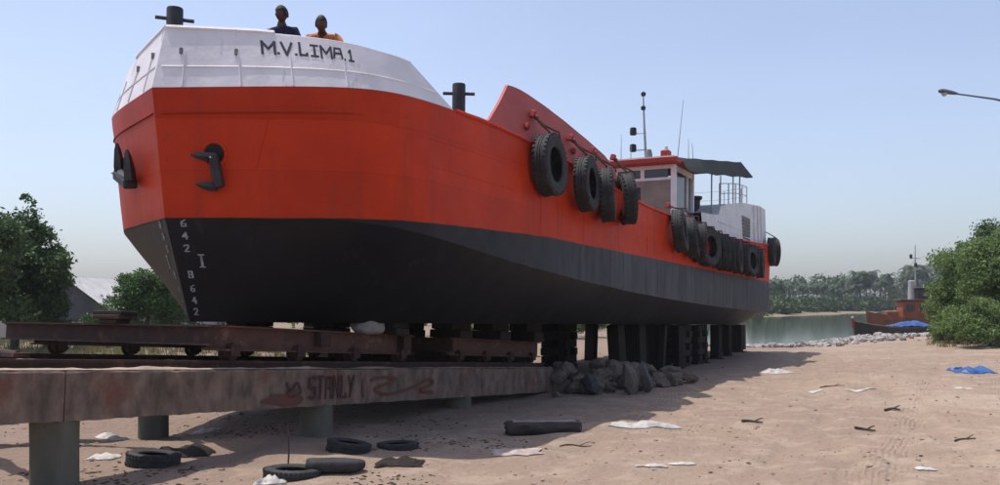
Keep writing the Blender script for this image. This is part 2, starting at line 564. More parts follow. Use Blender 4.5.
# side coordinate of the near beam in the slipway's own frame
SLIP_SIDE = -(-4.02) * math.sin(R(SLIP_ANGLE)) + 8.1 * math.cos(R(SLIP_ANGLE))
def ground_material():
    m = mat('sandy_earth', (.41, .296, .208), (.33, .231, .160), .45, .95, bump=2.6, bscale=9, c3=(.25, .18, .14), s3=.8, t3=.53, w3=.2)
    n, l = m.node_tree.nodes, m.node_tree.links
    b = n['Principled BSDF']
    base = b.inputs['Base Color'].links[0].from_socket
    tc = n.new('ShaderNodeTexCoord')
    # pale dry dust
    def patch(scale, lo, hi, colour, fac, prev, loc):
        mp = n.new('ShaderNodeMapping')
        mp.inputs['Location'].default_value = loc
        l.new(tc.outputs['Object'], mp.inputs[0])
        t = n.new('ShaderNodeTexNoise')
        t.inputs['Scale'].default_value = scale
        t.inputs['Detail'].default_value = 8
        t.inputs['Roughness'].default_value = .65
        l.new(mp.outputs[0], t.inputs['Vector'])
        mr = n.new('ShaderNodeMapRange')
        mr.inputs[1].default_value = lo
        mr.inputs[2].default_value = hi
        mr.inputs[4].default_value = fac
        l.new(t.outputs[0], mr.inputs[0])
        x = n.new('ShaderNodeMix')
        x.data_type = 'RGBA'
        l.new(mr.outputs[0], x.inputs[0])
        l.new(prev, x.inputs[6])
        x.inputs[7].default_value = (*colour, 1)
        return x.outputs[2]
    o = patch(.28, .48, .66, (.47, .375, .29), .8, base, (11, 4, 0))
    o = patch(.16, .33, .52, (.305, .22, .162), .9, o, (2.4, 30.2, 0))
    o = patch(3.2, .60, .72, (.20, .145, .12), .5, o, (5, 2, 0))
    o = patch(1.1, .55, .68, (.24, .17, .135), .6, o, (15, 21, 0))
    o = patch(7., .56, .66, (.24, .18, .145), .5, o, (8, 3, 0))
    o = patch(38., .45, .62, (.27, .20, .155), .45, o, (3, 9, 0))
    o = patch(2.1, .50, .60, (.44, .34, .255), .5, o, (31, 9, 0))
    o = patch(14., .62, .72, (.50, .42, .35), .5, o, (1, 7, 0))
    # trodden, dirtier soil along the slipway, darkened further for shade under the ship
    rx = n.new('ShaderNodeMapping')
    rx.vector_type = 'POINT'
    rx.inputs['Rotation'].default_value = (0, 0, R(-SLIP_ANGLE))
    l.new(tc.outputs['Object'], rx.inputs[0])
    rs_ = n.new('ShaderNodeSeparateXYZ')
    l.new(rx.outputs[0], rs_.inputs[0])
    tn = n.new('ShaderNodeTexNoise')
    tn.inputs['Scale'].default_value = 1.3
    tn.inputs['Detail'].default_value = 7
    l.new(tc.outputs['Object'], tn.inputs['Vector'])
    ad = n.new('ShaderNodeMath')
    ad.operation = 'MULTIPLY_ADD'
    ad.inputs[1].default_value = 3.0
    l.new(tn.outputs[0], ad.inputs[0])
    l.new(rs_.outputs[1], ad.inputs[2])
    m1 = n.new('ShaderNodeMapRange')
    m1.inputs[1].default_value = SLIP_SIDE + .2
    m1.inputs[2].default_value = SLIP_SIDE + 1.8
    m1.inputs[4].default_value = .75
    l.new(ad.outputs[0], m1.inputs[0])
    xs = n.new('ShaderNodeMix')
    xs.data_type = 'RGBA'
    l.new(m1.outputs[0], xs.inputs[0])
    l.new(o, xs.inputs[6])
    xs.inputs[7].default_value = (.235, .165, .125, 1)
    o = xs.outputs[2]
    # grass-stained soil away from the yard (height-independent, by place)
    sx = n.new('ShaderNodeSeparateXYZ')
    l.new(tc.outputs['Object'], sx.inputs[0])
    mr = n.new('ShaderNodeMapRange')
    mr.inputs[1].default_value = 60
    mr.inputs[2].default_value = 130
    l.new(sx.outputs[1], mr.inputs[0])
    x = n.new('ShaderNodeMix')
    x.data_type = 'RGBA'
    l.new(mr.outputs[0], x.inputs[0])
    l.new(o, x.inputs[6])
    x.inputs[7].default_value = (.24, .19, .12, 1)
    l.new(x.outputs[2], b.inputs['Base Color'])
    # tyre tread prints as fine relief inside two wheel tracks
    def M_(op, a, b=None):
        q = n.new('ShaderNodeMath')
        q.operation = op
        for i_, v_ in enumerate((a, b)):
            if v_ is None:
                continue
            if isinstance(v_, (int, float)):
                q.inputs[i_].default_value = v_
            else:
                l.new(v_, q.inputs[i_])
        return q.outputs[0]
    nzt = n.new('ShaderNodeTexNoise')
    nzt.inputs['Scale'].default_value = .7
    nzt.inputs['Detail'].default_value = 4
    l.new(tc.outputs['Object'], nzt.inputs['Vector'])
    wob = M_('MULTIPLY', M_('SUBTRACT', nzt.outputs[0], .5), .35)
    hsum = None
    for x0, k_ in ((3.3, .52), (5.2, .50), (1.7, .18), (6.4, .80)):
        q = M_('ADD', M_('SUBTRACT', sx.outputs[0], M_('ADD', M_('MULTIPLY', M_('SUBTRACT', sx.outputs[1], 8.0), k_), x0)), wob)
        mask = M_('MAXIMUM', M_('SUBTRACT', 1.0, M_('POWER', M_('ABSOLUTE', M_('DIVIDE', q, .38)), 4.0)), 0.0)
        hh = M_('MULTIPLY', mask, M_('SINE', M_('MULTIPLY', q, 88.0)))
        hsum = hh if hsum is None else M_('ADD', hsum, hh)
    mk = M_('MAXIMUM', M_('MULTIPLY', M_('SUBTRACT', nzt.outputs[0], .38), 3.0), 0.0)
    bt = n.new('ShaderNodeBump')
    bt.inputs['Strength'].default_value = .6
    bt.inputs['Distance'].default_value = .010
    l.new(M_('MULTIPLY', hsum, mk), bt.inputs['Height'])
    l.new(b.inputs['Normal'].links[0].from_socket, bt.inputs['Normal'])
    l.new(bt.outputs[0], b.inputs['Normal'])
    wv = n.new('ShaderNodeTexWave')
    wv.inputs['Scale'].default_value = 2.6
    wv.inputs['Distortion'].default_value = 1.4
    wv.inputs['Detail'].default_value = 2
    mp = n.new('ShaderNodeMapping')
    mp.inputs['Rotation'].default_value = (0, 0, R(22))
    l.new(tc.outputs['Object'], mp.inputs[0])
    l.new(mp.outputs[0], wv.inputs['Vector'])
    bp = n.new('ShaderNodeBump')
    bp.inputs['Strength'].default_value = .12
    bp.inputs['Distance'].default_value = .02
    l.new(wv.outputs[0], bp.inputs['Height'])
    old = b.inputs['Normal'].links[0].from_node
    l.new(old.outputs[0], bp.inputs['Normal'])
    l.new(bp.outputs[0], b.inputs['Normal'])
    return m
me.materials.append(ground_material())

def water_material():
    m = bpy.data.materials.new('lagoon_water')
    m.use_nodes = True
    n, l = m.node_tree.nodes, m.node_tree.links
    b = n['Principled BSDF']
    b.inputs['Base Color'].default_value = (.035, .05, .038, 1)
    b.inputs['Roughness'].default_value = .07
    b.inputs['IOR'].default_value = 1.33
    tc = n.new('ShaderNodeTexCoord')
    mp = n.new('ShaderNodeMapping')
    mp.inputs['Scale'].default_value = (.5, 1.6, 1)
    l.new(tc.outputs['Object'], mp.inputs[0])
    t = n.new('ShaderNodeTexNoise')
    t.inputs['Scale'].default_value = 1.2
    t.inputs['Detail'].default_value = 5
    l.new(mp.outputs[0], t.inputs['Vector'])
    bp = n.new('ShaderNodeBump')
    bp.inputs['Strength'].default_value = .12
    bp.inputs['Distance'].default_value = .05
    l.new(t.outputs[0], bp.inputs['Height'])
    l.new(bp.outputs[0], b.inputs['Normal'])
    return m
M['water'] = water_material()
wme = MB().add([(0, 40, WATER_Z), (420, 40, WATER_Z), (420, 330, WATER_Z), (0, 330, WATER_Z)], [(0, 1, 2, 3)]).mesh('water', M['water'])
tag(link('water', wme), kind='structure')

# ------------------------------------------------------------------ the ship
SHIP_A, SHIP_T = 62.15, 1.3
FORE = Vector((-3.95, 11.46, 1.5))
ship = thing('cargo_ship', 'red and black cargo ship with white bow hauled out on the slipway', 'ship', FORE, (0, R(SHIP_T), R(SHIP_A)))
MS = Matrix.Translation(FORE) @ Euler((0, R(SHIP_T), R(SHIP_A))).to_matrix().to_4x4()
MSI = MS.inverted()
LEN = 24.5

def side_pt(px, py, b):
    """pixel to ship coordinates on the fore-and-aft plane y = -b"""
    o = MSI @ Vector((0, 0, CAM_H))
    d = MSI.to_3x3() @ Vector(((px - CX) / FPX, 1, (HORIZON - py) / FPX))
    t = (-b - o.y) / d.y
    return o + d * t

def to_px(p):
    w = MS @ Vector(p)
    return CX + FPX * w.x / w.y, HORIZON - FPX * (w.z - CAM_H) / w.y

DECK = [(-.7, 2.84), (3, 2.92), (5, 2.88), (8, 2.66), (10, 2.56), (14, 2.46), (18, 2.5), (21, 2.62), (24.5, 2.78)]
WLT = [(-.5, 1.28), (1, 1.30), (5, 1.44), (24, 1.46)]
def deck_w(s):
    return table(DECK, s)
def wl_w(s):
    return table(WLT, s) + .010 * mnoise.noise(Vector((s * 2.2, 0, 7))) + .005 * mnoise.noise(Vector((s * 9, 0, 3)))
def stem_s(w):
    return table([(0, 0), (.3, -.1), (1.28, -.43), (2.84, -.66)], w)
def keel_w(s):
    t = max(0, (s - 21.0) / 3.5)
    return .75 * t * t
def plan(t, B=2.6, k=2.1):
    """bluff bow: straight shoulders that round smoothly into the side"""
    a = max(k * t, 1e-9)
    return a / (1 + (a / B) ** 4.4) ** (1 / 4.4)
def knuckle(s):
    return max(.37 + 1.0 * math.exp(-(s + .3) / 8), keel_w(s) + .06)
def half(s, w):
    """half-breadth of the hull"""
    t = max(s - stem_s(w), 0)
    full = plan(t)
    kn = knuckle(s)
    kw = keel_w(s)
    if w < kn:
        q = max(0, (w - kw) / (kn - kw))
        low = 2.0 * (1 - math.exp(-t / 1.6))
        full = lerp(min(low, full), full, q ** .9)
    # rounded quarter at the stern
    if s > 22.9:
        full *= 1 - .13 * ((s - 22.9) / 1.6) ** 2
    # plating panels slightly hollow between the frames
    fade = min(1, t / .5)
    full += fade * (.008 * math.sin(s * 2 * math.pi / .6) * math.sin(w * 2 * math.pi / .75) + .028 * mnoise.noise(Vector((s * .8, w * 1.3, 2.1))))
    return full

def hull_rows(side, w_of, nl, nu=150):
    """rows of points between two heights w_of(s, q), q in 0..1"""
    rows = []
    for j in range(nl + 1):
        q = j / nl
        row = []
        for i in range(nu + 1):
            u = (i / nu) ** 2.0
            w0 = w_of(-.4, q)
            s0 = stem_s(w0)
            s = s0 + (LEN - s0) * u
            w = w_of(s, q)
            row.append((s, side * (half(s, w) if i else 0.0), w))
        rows.append(row)
    return rows

def both(w_of, nl, close_bottom=False):
    mb = MB()
    a = hull_rows(-1, w_of, nl)
    b = hull_rows(1, w_of, nl)
    mb.grid(a)
    mb.grid(b)
    mb.grid([[p, (p[0], 0, p[2]), r_] for p, r_ in zip([x[-1] for x in a], [x[-1] for x in b])])      # transom
    if close_bottom:
        mb.grid([a[0], [(p[0], 0, p[2]) for p in a[0]], b[0]])
    return mb, a, b

def weld(o, d=.0015, angle=35):
    bm = bmesh.new()
    bm.from_mesh(o.data)
    bmesh.ops.remove_doubles(bm, verts=bm.verts, dist=d)
    bmesh.ops.recalc_face_normals(bm, faces=bm.faces)
    bm.to_mesh(o.data)
    bm.free()
    o.data.polygons.foreach_set('use_smooth', [True] * len(o.data.polygons))
    o.data.set_sharp_from_angle(angle=R(angle))
    return o

mb, _, _ = both(lambda s, q: lerp(keel_w(s), min(knuckle(s), wl_w(s) - .03), q), 12, True)
bottom = weld(mb.build('hull_bottom', M['black'], ship))
tag(bottom, 'black painted hull bottom below the bilge knuckle')
mb, _, _ = both(lambda s, q: lerp(min(knuckle(s), wl_w(s) - .03), wl_w(s), q), 8)
boot = weld(mb.build('boot_top', M['boot'], ship))
tag(boot, 'faded black band between knuckle and waterline')
mb, _, _ = both(lambda s, q: lerp(wl_w(s), deck_w(s), q), 16)
topside = weld(mb.build('topside', M['red'], ship))
tag(topside, 'orange red painted hull side above the waterline')
# deck
rows = []
for i in range(80):
    u = (i / 79) ** 1.6
    s = -.6 + (LEN - .05 + .6) * u
    hb = max(half(s, deck_w(s)) - .03, .0)
    rows.append([(s, -hb, deck_w(s) - .14), (s, 0, deck_w(s) - .10), (s, hb, deck_w(s) - .14)])
rows = [[(a, b, c - .17 * float(sstep(2.4, 2.0, a))) for a, b, c in r_] for r_ in rows]
MB().grid(rows).build('deck', M['deckred'], ship)
# gunwale bar along the deck edge aft of the bow
for sd_ in (-1, 1):
    pts = []
    for i in range(70):
        s = 2.2 + (23.3 - 2.2) * i / 69
        pts.append((s, sd_ * (half(s, deck_w(s)) + .005), deck_w(s)))
    MB().tube(pts, .03, 6).build('gunwale', M['red'], ship, True)

# white bow bulwark
TOPS = None
def top_w(s):
    return table([(-.475, 3.62), (0, 3.57), (.9, 3.41), (2.2, 3.34)], s)
def bow_bulwark(u, q, side):
    sb = lerp(-.66, 2.15, u)
    st = table(TOPS, u) if TOPS else lerp(-.475, 1.47, u)
    wb, wt = deck_w(sb), top_w(st)
    bb = plan(sb + .66) if u else 0
    bt = plan(st + .475, 2.45, 2.05) if u else 0
    return Vector((lerp(sb, st, q), side * lerp(bb, bt, q) * 1.0, lerp(wb, wt, q)))
def plate_lines():
    out = [(0.0, -.475)]
    for k in range(1, 41):
        u = k / 40
        sb = lerp(-.66, 2.15, u)
        px = to_px((sb, -plan(sb + .66), deck_w(sb)))[0]
        want = px - table([(0, -14), (.12, 4), (.6, 9), (.85, 26), (1, 50)], u)
        lo, hi = -.475, 2.1
        for _ in range(40):
            m_ = (lo + hi) / 2
            if to_px((m_, -plan(m_ + .475, 2.45, 2.05), top_w(m_)))[0] < want:
                lo = m_
            else:
                hi = m_
        out.append((u, max(lo, out[-1][1] + .002)))
    return out
TOPS = plate_lines()
bow = MB()
for side in (-1, 1):
    for off in (0, .05):
        rows = []
        for j in range(13):
            row = []
            for i in range(41):
                p = bow_bulwark(i / 40, j / 12, side)
                dent = .003 * mnoise.noise(p * 2.1) * (1 if i else 0)
                row.append((p.x + off, p.y - side * (off + dent) * (1 if i else 0), p.z + .004))
            rows.append(row)
        bow.grid(rows)
    # close the top and the raked after edge
    top = [bow_bulwark(i / 40, 1, side) for i in range(41)]
    bow.grid([[(p.x, p.y, p.z + .005) for p in top], [(p.x + .05, p.y - side * (.05 if k else 0), p.z + .005) for k, p in enumerate(top)]])
    end = [bow_bulwark(1, j / 12, side) for j in range(13)]
    bow.grid([[tuple(p) for p in end], [(p.x + .05, p.y - side * .05, p.z) for p in end]])
bulwark = bow.build('bow_bulwark', M['white_hull'], ship, True, 30)
tag(bulwark, 'white painted bulwark round the bow')
def find_u(px, q):
    lo, hi = 0.0, 1.0
    for _ in range(40):
        mid = (lo + hi) / 2
        if to_px(bow_bulwark(mid, q, -1))[0] < px:
            lo = mid
        else:
            hi = mid
    return (lo + hi) / 2
# cap rail at the very bow, weld seams and brackets on the bulwark
for side in (-1, 1):
    pts = [bow_bulwark(u, 1, side) + Vector((.02, 0, .02)) for u in np.linspace(0, .24, 8)]
    MB().tube(pts, .035, 6).build('cap_rail', M['white_hull'], bulwark, True)
    pts = [bow_bulwark(u, 1, side) + Vector((.02, -side * .02, .004)) for u in np.linspace(.24, 1, 20)]
    MB().tube(pts, .018, 6).build('cap_rail', M['white_hull'], bulwark, True)
    pts = [bow_bulwark(u, .36, side) + Vector((-.003, side * .002, 0)) for u in np.linspace(.01, .97, 30)]
    MB().tube(pts, .009, 5).build('weld_seam', M['white_hull'], bulwark, True)
    for u in [find_u(x, .4) for x in (184, 239, 291, 345)]:
        pts = [bow_bulwark(u, q, side) + Vector((-.004, side * .004, 0)) for q in np.linspace(.02, .62, 6)]
        MB().tube(pts, .011, 5).build('weld_seam', M['white_hull'], bulwark, True)
    for u in [find_u(x, .62) for x in (181, 236)]:
        p = bow_bulwark(u, .62, side)
        MB().box(p + Vector((-.01, side * .012, 0)), (.03, .03, .075)).build('bracket', M['grey'], bulwark)

# strokes for painted lettering
FONT = {
    'M': [[(0, 0), (0, 1)], [(0, 1), (.5, .4)], [(.5, .4), (1, 1)], [(1, 1), (1, 0)]],
    'V': [[(0, 1), (.45, 0)], [(.45, 0), (.95, 1)]],
    'L': [[(.1, 1), (.1, 0)], [(.1, 0), (.9, 0)], [(.9, 0), (.9, .15)]],
    'I': [[(.5, 0), (.5, 1)], [(.1, 0), (.9, 0)], [(.1, 1), (.9, 1)]],
    'A': [[(0, 0), (.15, .9)], [(.15, .95), (.85, .95)], [(.85, .9), (1, 0)], [(.08, .45), (.92, .45)]],
    '1': [[(.6, 0), (.6, 1)], [(.3, 0), (.95, 0)], [(.6, 1), (.35, .8)]],
    '.': [[(0, .04), (1, .04)]],
    '2': [[(0, .8), (.3, 1)], [(.3, 1), (.8, 1)], [(.8, 1), (.9, .65)], [(.9, .65), (0, 0)], [(0, 0), (.95, 0)]],
    '4': [[(.7, 0), (.7, 1)], [(.7, 1), (0, .35)], [(0, .35), (1, .35)]],
    '6': [[(.85, 1), (.2, .75)], [(.2, .75), (.05, .1)], [(.05, .1), (.3, 0)], [(.3, 0), (.85, .05)], [(.85, .05), (.9, .45)], [(.9, .45), (.1, .5)]],
    '8': [[(.1, .55), (.1, 1)], [(.1, 1), (.9, 1)], [(.9, 1), (.9, .55)], [(.9, .52), (.1, .52)], [(.1, .5), (.05, 0)], [(.05, 0), (.95, 0)], [(.95, 0), (.9, .5)]],
    'S': [[(1, .9), (.6, 1)], [(.6, 1), (0, .9)], [(0, .9), (0, .55)], [(0, .52), (1, .48)], [(1, .48), (1, .1)], [(1, .1), (.5, 0)], [(.5, 0), (0, .08)]],
    'T': [[(0, 1), (1, 1)], [(.5, 1), (.5, 0)]],
    'N': [[(0, 0), (0, 1)], [(0, 1), (1, 0)], [(1, 0), (1, 1)]],
    'Y': [[(0, 1), (.5, .5)], [(1, 1), (.3, 0)]],
}
def strokes(ch, x0, y0, w, h, th, surf, lift=0.0):
    """flat painted strokes laid on a surface: surf(x, y, out) -> point"""
    mb = MB()
    for k, seg in enumerate(FONT[ch]):
        (ax, ay), (bx, by) = seg
        a, b = Vector((x0 + ax * w, y0 + ay * h)), Vector((x0 + bx * w, y0 + by * h))
        d = (b - a).normalized()
        nn = Vector((-d.y, d.x)) * th / 2
        a, b = a - d * th * .45, b + d * th * .45
        rows = [[], []]
        nseg = max(2, int((b - a).length / (.12 * h)) + 1)
        for i in range(nseg + 1):
            p = a.lerp(b, i / nseg)
            jit = 1 + .14 * mnoise.noise(Vector((p.x * 17, p.y * 23, k)))
            for r_, sgn in ((0, 1), (1, -1)):
                q = p + nn * sgn * jit
                rows[r_].append(tuple(surf(q.x, q.y, lift + k * .0007)))
        mb.grid(rows)
    return mb

# name on the port bow bulwark: x in metres along the rail, y as a fraction of the height
def bw_surf(u, q, out):
    p = bow_bulwark(u, q, -1)
    e = 1e-3
    n_ = (bow_bulwark(u + e, q, -1) - bow_bulwark(u - e, q, -1)).cross(bow_bulwark(u, q + e, -1) - bow_bulwark(u, q - e, -1)).normalized()
    if n_.y > 0:
        n_.negate()
    return p + n_ * (.0055 + out)
u0, u1 = find_u(262, .75), find_u(353, .75)
lx = 0.0
LET = [('M', 1.0), ('.', .05), ('V', .9), ('.', .05), ('L', .75), ('I', .75), ('M', 1.0), ('A', .9), ('.', .05), ('1', .8)]
tot = sum(w for _, w in LET) + .25 * (len(LET) - 1)
def q_at(x, fy):
    # letters stand on a line that follows the rail
    return .62 + fy * .23
for ch, w in LET:
    mb = strokes(ch, lx, .06 * math.sin(lx * 2.3), w, 1.0 - .05 * math.cos(lx * 3), .20, lambda x, y, o: bw_surf(u0 + (u1 - u0) * x / tot, q_at(x, y) , o))
    mb.build('letter', M['letter'], bulwark)
    lx += w + .25

# draught marks beside the stem
def hull_surf(s, w, side, out):
    e = .01
    p = Vector((s, side * half(s, w), w))
    a = Vector((s + e, side * half(s + e, w), w)) - p
    b = Vector((s, side * half(s, w + e), w + e)) - p
    n_ = a.cross(b).normalized()
    if n_.y * side < 0:
        n_.negate()
    return p + n_ * out, n_, a.normalized()
MARKS = [('6', .0), ('4', 1.), ('2', 2.), ('8', 4.15), ('6', 5.3), ('4', 6.3), ('2', 7.25)]
for side in (-1, 1):
    for ch, k in MARKS:
        w = 1.225 - k * .150
        s0 = stem_s(w) + lerp(.085, .055, k / 7)
        def surf(x, y, o, s0=s0, side=side):
            return hull_surf(stem_s(y) + (s0 - stem_s(w)) + x, y, side, .012 + o)[0]
        strokes(ch, 0, w - .045, .027, .078, .012, surf).build('draught_mark', M['mark'], bottom)
    w = 1.225 - 3.1 * .150
    strokes('I', .15, w - .07, .034, .15, .015, lambda x, y, o: hull_surf(stem_s(y) + x, y, side, .012 + o)[0]).build('draught_mark', M['mark'], bottom)

# hull side: a welded doubler outline below the name, vertical seams, plate seams
def seam(pts_sw, r=.006, side=-1, parent=topside, m='red'):
    pts = [hull_surf(s, w, side, .001)[0] for s, w in pts_sw]
    MB().tube(pts, r, 5).build('weld_seam', M[m], parent, True)
for side in (-1, 1):
    for w in (2.42, 2.06):
        seam([(s, w) for s in np.linspace(.1, 21.5, 70)], .004, side)
    for s in (4.9, 6.7, 8.5, 10.3, 12.1, 13.9, 15.7, 17.5, 19.3):
        seam([(s, w) for w in np.linspace(wl_w(s) + .02, deck_w(s) - .03, 10)], .003, side)
    for s in (6.6, 8.8, 11, 13.2, 15.4, 17.6, 19.8):
        seam([(s, w) for w in np.linspace(knuckle(s) + .02, wl_w(s) - .02, 8)], .003, side, boot, 'boot')
# doubler plate frame
f = [(.62, 2.36), (.62, 2.62)]
seam([(-.05, 2.62), (.3, 2.62), (.8, 2.62), (1.2, 2.62)], .011)
seam([(-.05, 2.47), (.3, 2.47), (.8, 2.47), (1.2, 2.47)], .011)

# raised red bulwark amidships
RB = [(side_pt(x, y, b).x, side_pt(x, y, b).z) for x, y, b in ((485, 125, 2.56), (499, 104, 2.46), (512, 84, 2.37), (523, 88, 2.38), (535, 95, 2.39), (552, 107, 2.40), (567, 118, 2.42),
      (582, 130, 2.44), (594, 140, 2.46), (604, 149, 2.48), (612, 156, 2.5), (619, 168, 2.54), (625, 190, 2.58))]
for side in (-1, 1):
    mb = MB()
    for off in (0, .05):
        rows = [[], [], []]
        for i in range(40):
            s = lerp(RB[0][0], RB[-1][0], i / 39)
            wt, wb = table(RB, s), deck_w(s)
            wt = max(wt, wb + .01)
            for j, q in enumerate((0, .5, 1)):
                w = lerp(wb - .02, wt, q)
                rows[j].append((s, side * (2.6 - .02 - off - (w - wb) * .30 + .01 * mnoise.noise(Vector((s * 1.5, w * 2, 1)))), w))
        mb.grid(rows)
        if off == 0:
            keep = rows
    mb.grid([keep[2], rows[2]])
    mid = weld(mb.build('side_bulwark', M['red_pale'], ship))
    tag(mid, 'raised curved red bulwark plate along the hold')
    # pad eyes
    for s in (4.5, 5.5, 6.4, 7.2):
        wb = deck_w(s)
        w = wb + .28 + .05 * math.sin(s * 5)
        MB().box((s, side * (2.6 - (w - wb) * .3 + .02), w), (.10, .07, .09), (.2, .3, 0), bev=.012).build('pad_eye', M['hookred'], mid)

# cargo hatch coaming between the bulwarks
MB().box((6, 0, 3.0), (5, 2.6, .55), bev=.03).build('hatch_coaming', M['deckred'], ship)

# bitts with cross bars
def bitt_obj(loc, h, r, ang):
    b = MB().lathe([(0, 0), (r, 0), (r, h - .015), (r * .94, h), (0, h)], 20).build('mooring_bitt', M['dark'], ship, True, loc=loc, rot=(0, 0, ang))
    MB().tube([(-.23, 0, 0), (.23, 0, 0)], .024, 8).build('cross_bar', M['dark'], b, True, loc=(0, 0, h - .14))
    MB().lathe([(0, 0), (r * 1.7, 0), (r * 1.7, .03), (0, .03)], 16).build('base_plate', M['dark'], b)
    return b
p = side_pt(175, 8, 0.0)
bitt_obj((p.x + .0, .0, deck_w(0) - .1), p.z - deck_w(0) + .1, .10, R(-42))
p = side_pt(459, 84, 2.25)
bitt_obj((p.x, -2.25, deck_w(2.5) - .12), p.z - deck_w(2.5) + .12, .095, R(-59))
bitt_obj((p.x, 2.25, deck_w(2.5) - .12), p.z - deck_w(2.5) + .12, .095, R(59))

# red locker behind the bulwark
p = side_pt(361, 41, 1.2)
MB().box((p.x, -1.2, 3.28), (.35, .3, .92), (0, .06, 0), bev=.01).build('locker', M['red_pale'], ship)

# anchors in their hawse pipes
def hull_hit(px, py, side=-1):
    """walk the hull to the point that shows at a pixel"""
    best = None
    for s in np.linspace(-.6, 3, 181):
        for w in np.linspace(1.3, 2.8, 76):
            if s < stem_s(w):
                continue
            q = to_px((s, side * half(s, w), w))
            e = (q[0] - px) ** 2 + (q[1] - py) ** 2
            if best is None or e < best[0]:
                best = (e, s, w)
    return best[1], best[2]
def anchor(s, w, side, turn=0.0, size=1.0):
    p, n_, t = hull_surf(s, w, side, 0)
    up = n_.cross(t).normalized()
    if up.z < 0:
        up.negate()
    # frame: x = aft along the hull, y = outward, z = up
    m = Matrix((t, n_, up)).transposed().to_4x4() @ Matrix.Rotation(turn, 4, 'Y') @ Matrix.Scale(size, 4)
    m.translation = p
    a = link('anchor', None, ship)
    a.matrix_local = m
    tag(a, 'black stockless anchor drawn up in its hawse hole')
    MB().lathe([(.118, .004), (.125, .022), (.138, .034), (.156, .02), (.156, -.03)], 24, 'y', c=(0, 0, .035)).build('hawse_ring', M['red'], a, True)
    MB().lathe([(0, .014), (.122, .014), (.122, .008), (0, .008)], 20, 'y', c=(0, 0, .035)).build('hawse_hole', M['black'], a)
    MB().tube([(-.0, -.05, .02), (.005, .07, .0), (.03, .10, -.16), (.05, .09, -.33)], [.045, .055, .055, .05], 8).build('shank', M['dark'], a, True)
    MB().box((.055, .085, -.17), (.085, .12, .42), (0, -.16, 0), bev=.02).build('crown', M['dark'], a)
    for z, k in ((-.01, 1), (-.37, .82)):
        mb = MB()
        L = .27 * k
        rows = []
        for i, (x, hh, th) in enumerate(((.06, .05, .05), (-.06, .055, .05), (-.14, .05, .04), (-.21, .03, .03), (-.27, .008, .01))):
            x *= k
            zz = z + (.015 if z > -.1 else .02) * (i / 4) * 2
            rows.append([(x, .085 + th, zz), (x, .085, zz + hh), (x, .085 - th, zz), (x, .085, zz - hh), (x, .085 + th, zz)])
        mb.grid(rows)
        mb.add(rows[0][:4], [(0, 1, 2, 3)])
        mb.add(rows[-1][:4], [(3, 2, 1, 0)])
        mb.build('fluke', M['dark'], a)
    MB().lathe([(0, 0), (.012, 0), (.01, .012), (0, .014)], 8, 'y', c=(.0, .15, -.01)).build('pin', M['white'], a)
    return a
s_, w_ = hull_hit(213, 157)
anchor(s_, w_, -1)
0 and print('ANCH', s_, w_, to_px((s_, half(s_, w_), w_)))
anchor(s_ + .30, w_ - .02, 1, R(80), 1.45)

# wheelhouse
WS, WE, WB = 14.3, 16.0, 1.95
wh = link('wheelhouse', None, ship, (0, 0, 0))
tag(wh, 'small wheelhouse with red roof and row of front windows')
zf = deck_w(WS) - .12
def wall_y(mb, x0, x1, y, z0, z1, th=.05):
    return mb.box(((x0 + x1) / 2, y, (z0 + z1) / 2), (x1 - x0, th, z1 - z0))
# front wall below the windows, corner posts, sills
MB().box((WS, 0, (zf + 3.74) / 2), (.05, 2 * WB - .12, 3.74 - zf)).build('front_wall', M['tan'], wh)
for side in (-1, 1):
    MB().box((WS, side * WB, (zf + 4.14) / 2), (.13, .13, 4.14 - zf), bev=.012).build('corner_post', M['white'], wh)
    MB().box((WE, side * WB, (zf + 4.14) / 2), (.10, .10, 4.14 - zf), bev=.012).build('corner_post', M['white'], wh)
    MB().box(((WS + WE) / 2, side * WB, (zf + 3.0) / 2), (WE - WS - .12, .05, 3.0 - zf)).build('side_wall', M['white'], wh)
    MB().box(((WS + WE) / 2, side * WB, 4.06), (WE - WS - .12, .06, .14)).build('header', M['white'], wh)
    MB().box((WS + 1.15, side * WB, 3.52), (.08, .07, .98)).build('mullion', M['white'], wh)
    MB().box((WS + .6, side * (WB - .01), 3.52), (.98, .012, .98)).build('side_window', M['glass'], wh)
MB().box((WE, 0, (zf + 4.1) / 2), (.05, 2 * WB - .12, 4.1 - zf)).build('rear_wall', M['white'], wh)
MB().box((WS, 0, 3.78), (.07, 2 * WB - .13, .07)).build('window_sill', M['white'], wh)
MB().box((WS, 0, 4.09), (.07, 2 * WB - .13, .10)).build('window_head', M['white'], wh)
for k in range(5):
    y = -WB + .10 + (k + .5) * (2 * WB - .2) / 5
    w = MB().box((WS + .005, y, 3.928), (.02, (2 * WB - .2) / 5 - .11, .22)).build('front_window', M['glass'], wh)
    if k:
        yy = -WB + .10 + k * (2 * WB - .2) / 5
        MB().box((WS, yy, 3.928), (.06, .10, .226)).build('mullion', M['white'], wh)
MB().box((WS + .02, -.9, 3.15), (.10, .34, .9), bev=.02).build('front_locker', M['dark'], wh)
roof = MB().box(((WS + WE) / 2 - .1, 0, 4.22), (WE - WS + .5, 2 * WB + .35, .15), bev=.02).build('roof', M['hookred'], wh)
MB().box(((WS + WE) / 2 - .1, 0, 4.31), (WE - WS + .3, 2 * WB + .15, .04)).build('roof_sheet', M['white'], roof)
MB().box((WS + .05, -1.72, 4.42), (.26, .22, .22), bev=.03).build('light_box', M['hookred'], roof)
MB().lathe([(0, 0), (.06, 0), (.05, .1), (.0, .13)], 12, c=(WS + .05, -1.72, 4.53)).build('lamp', M['white'], roof, True)
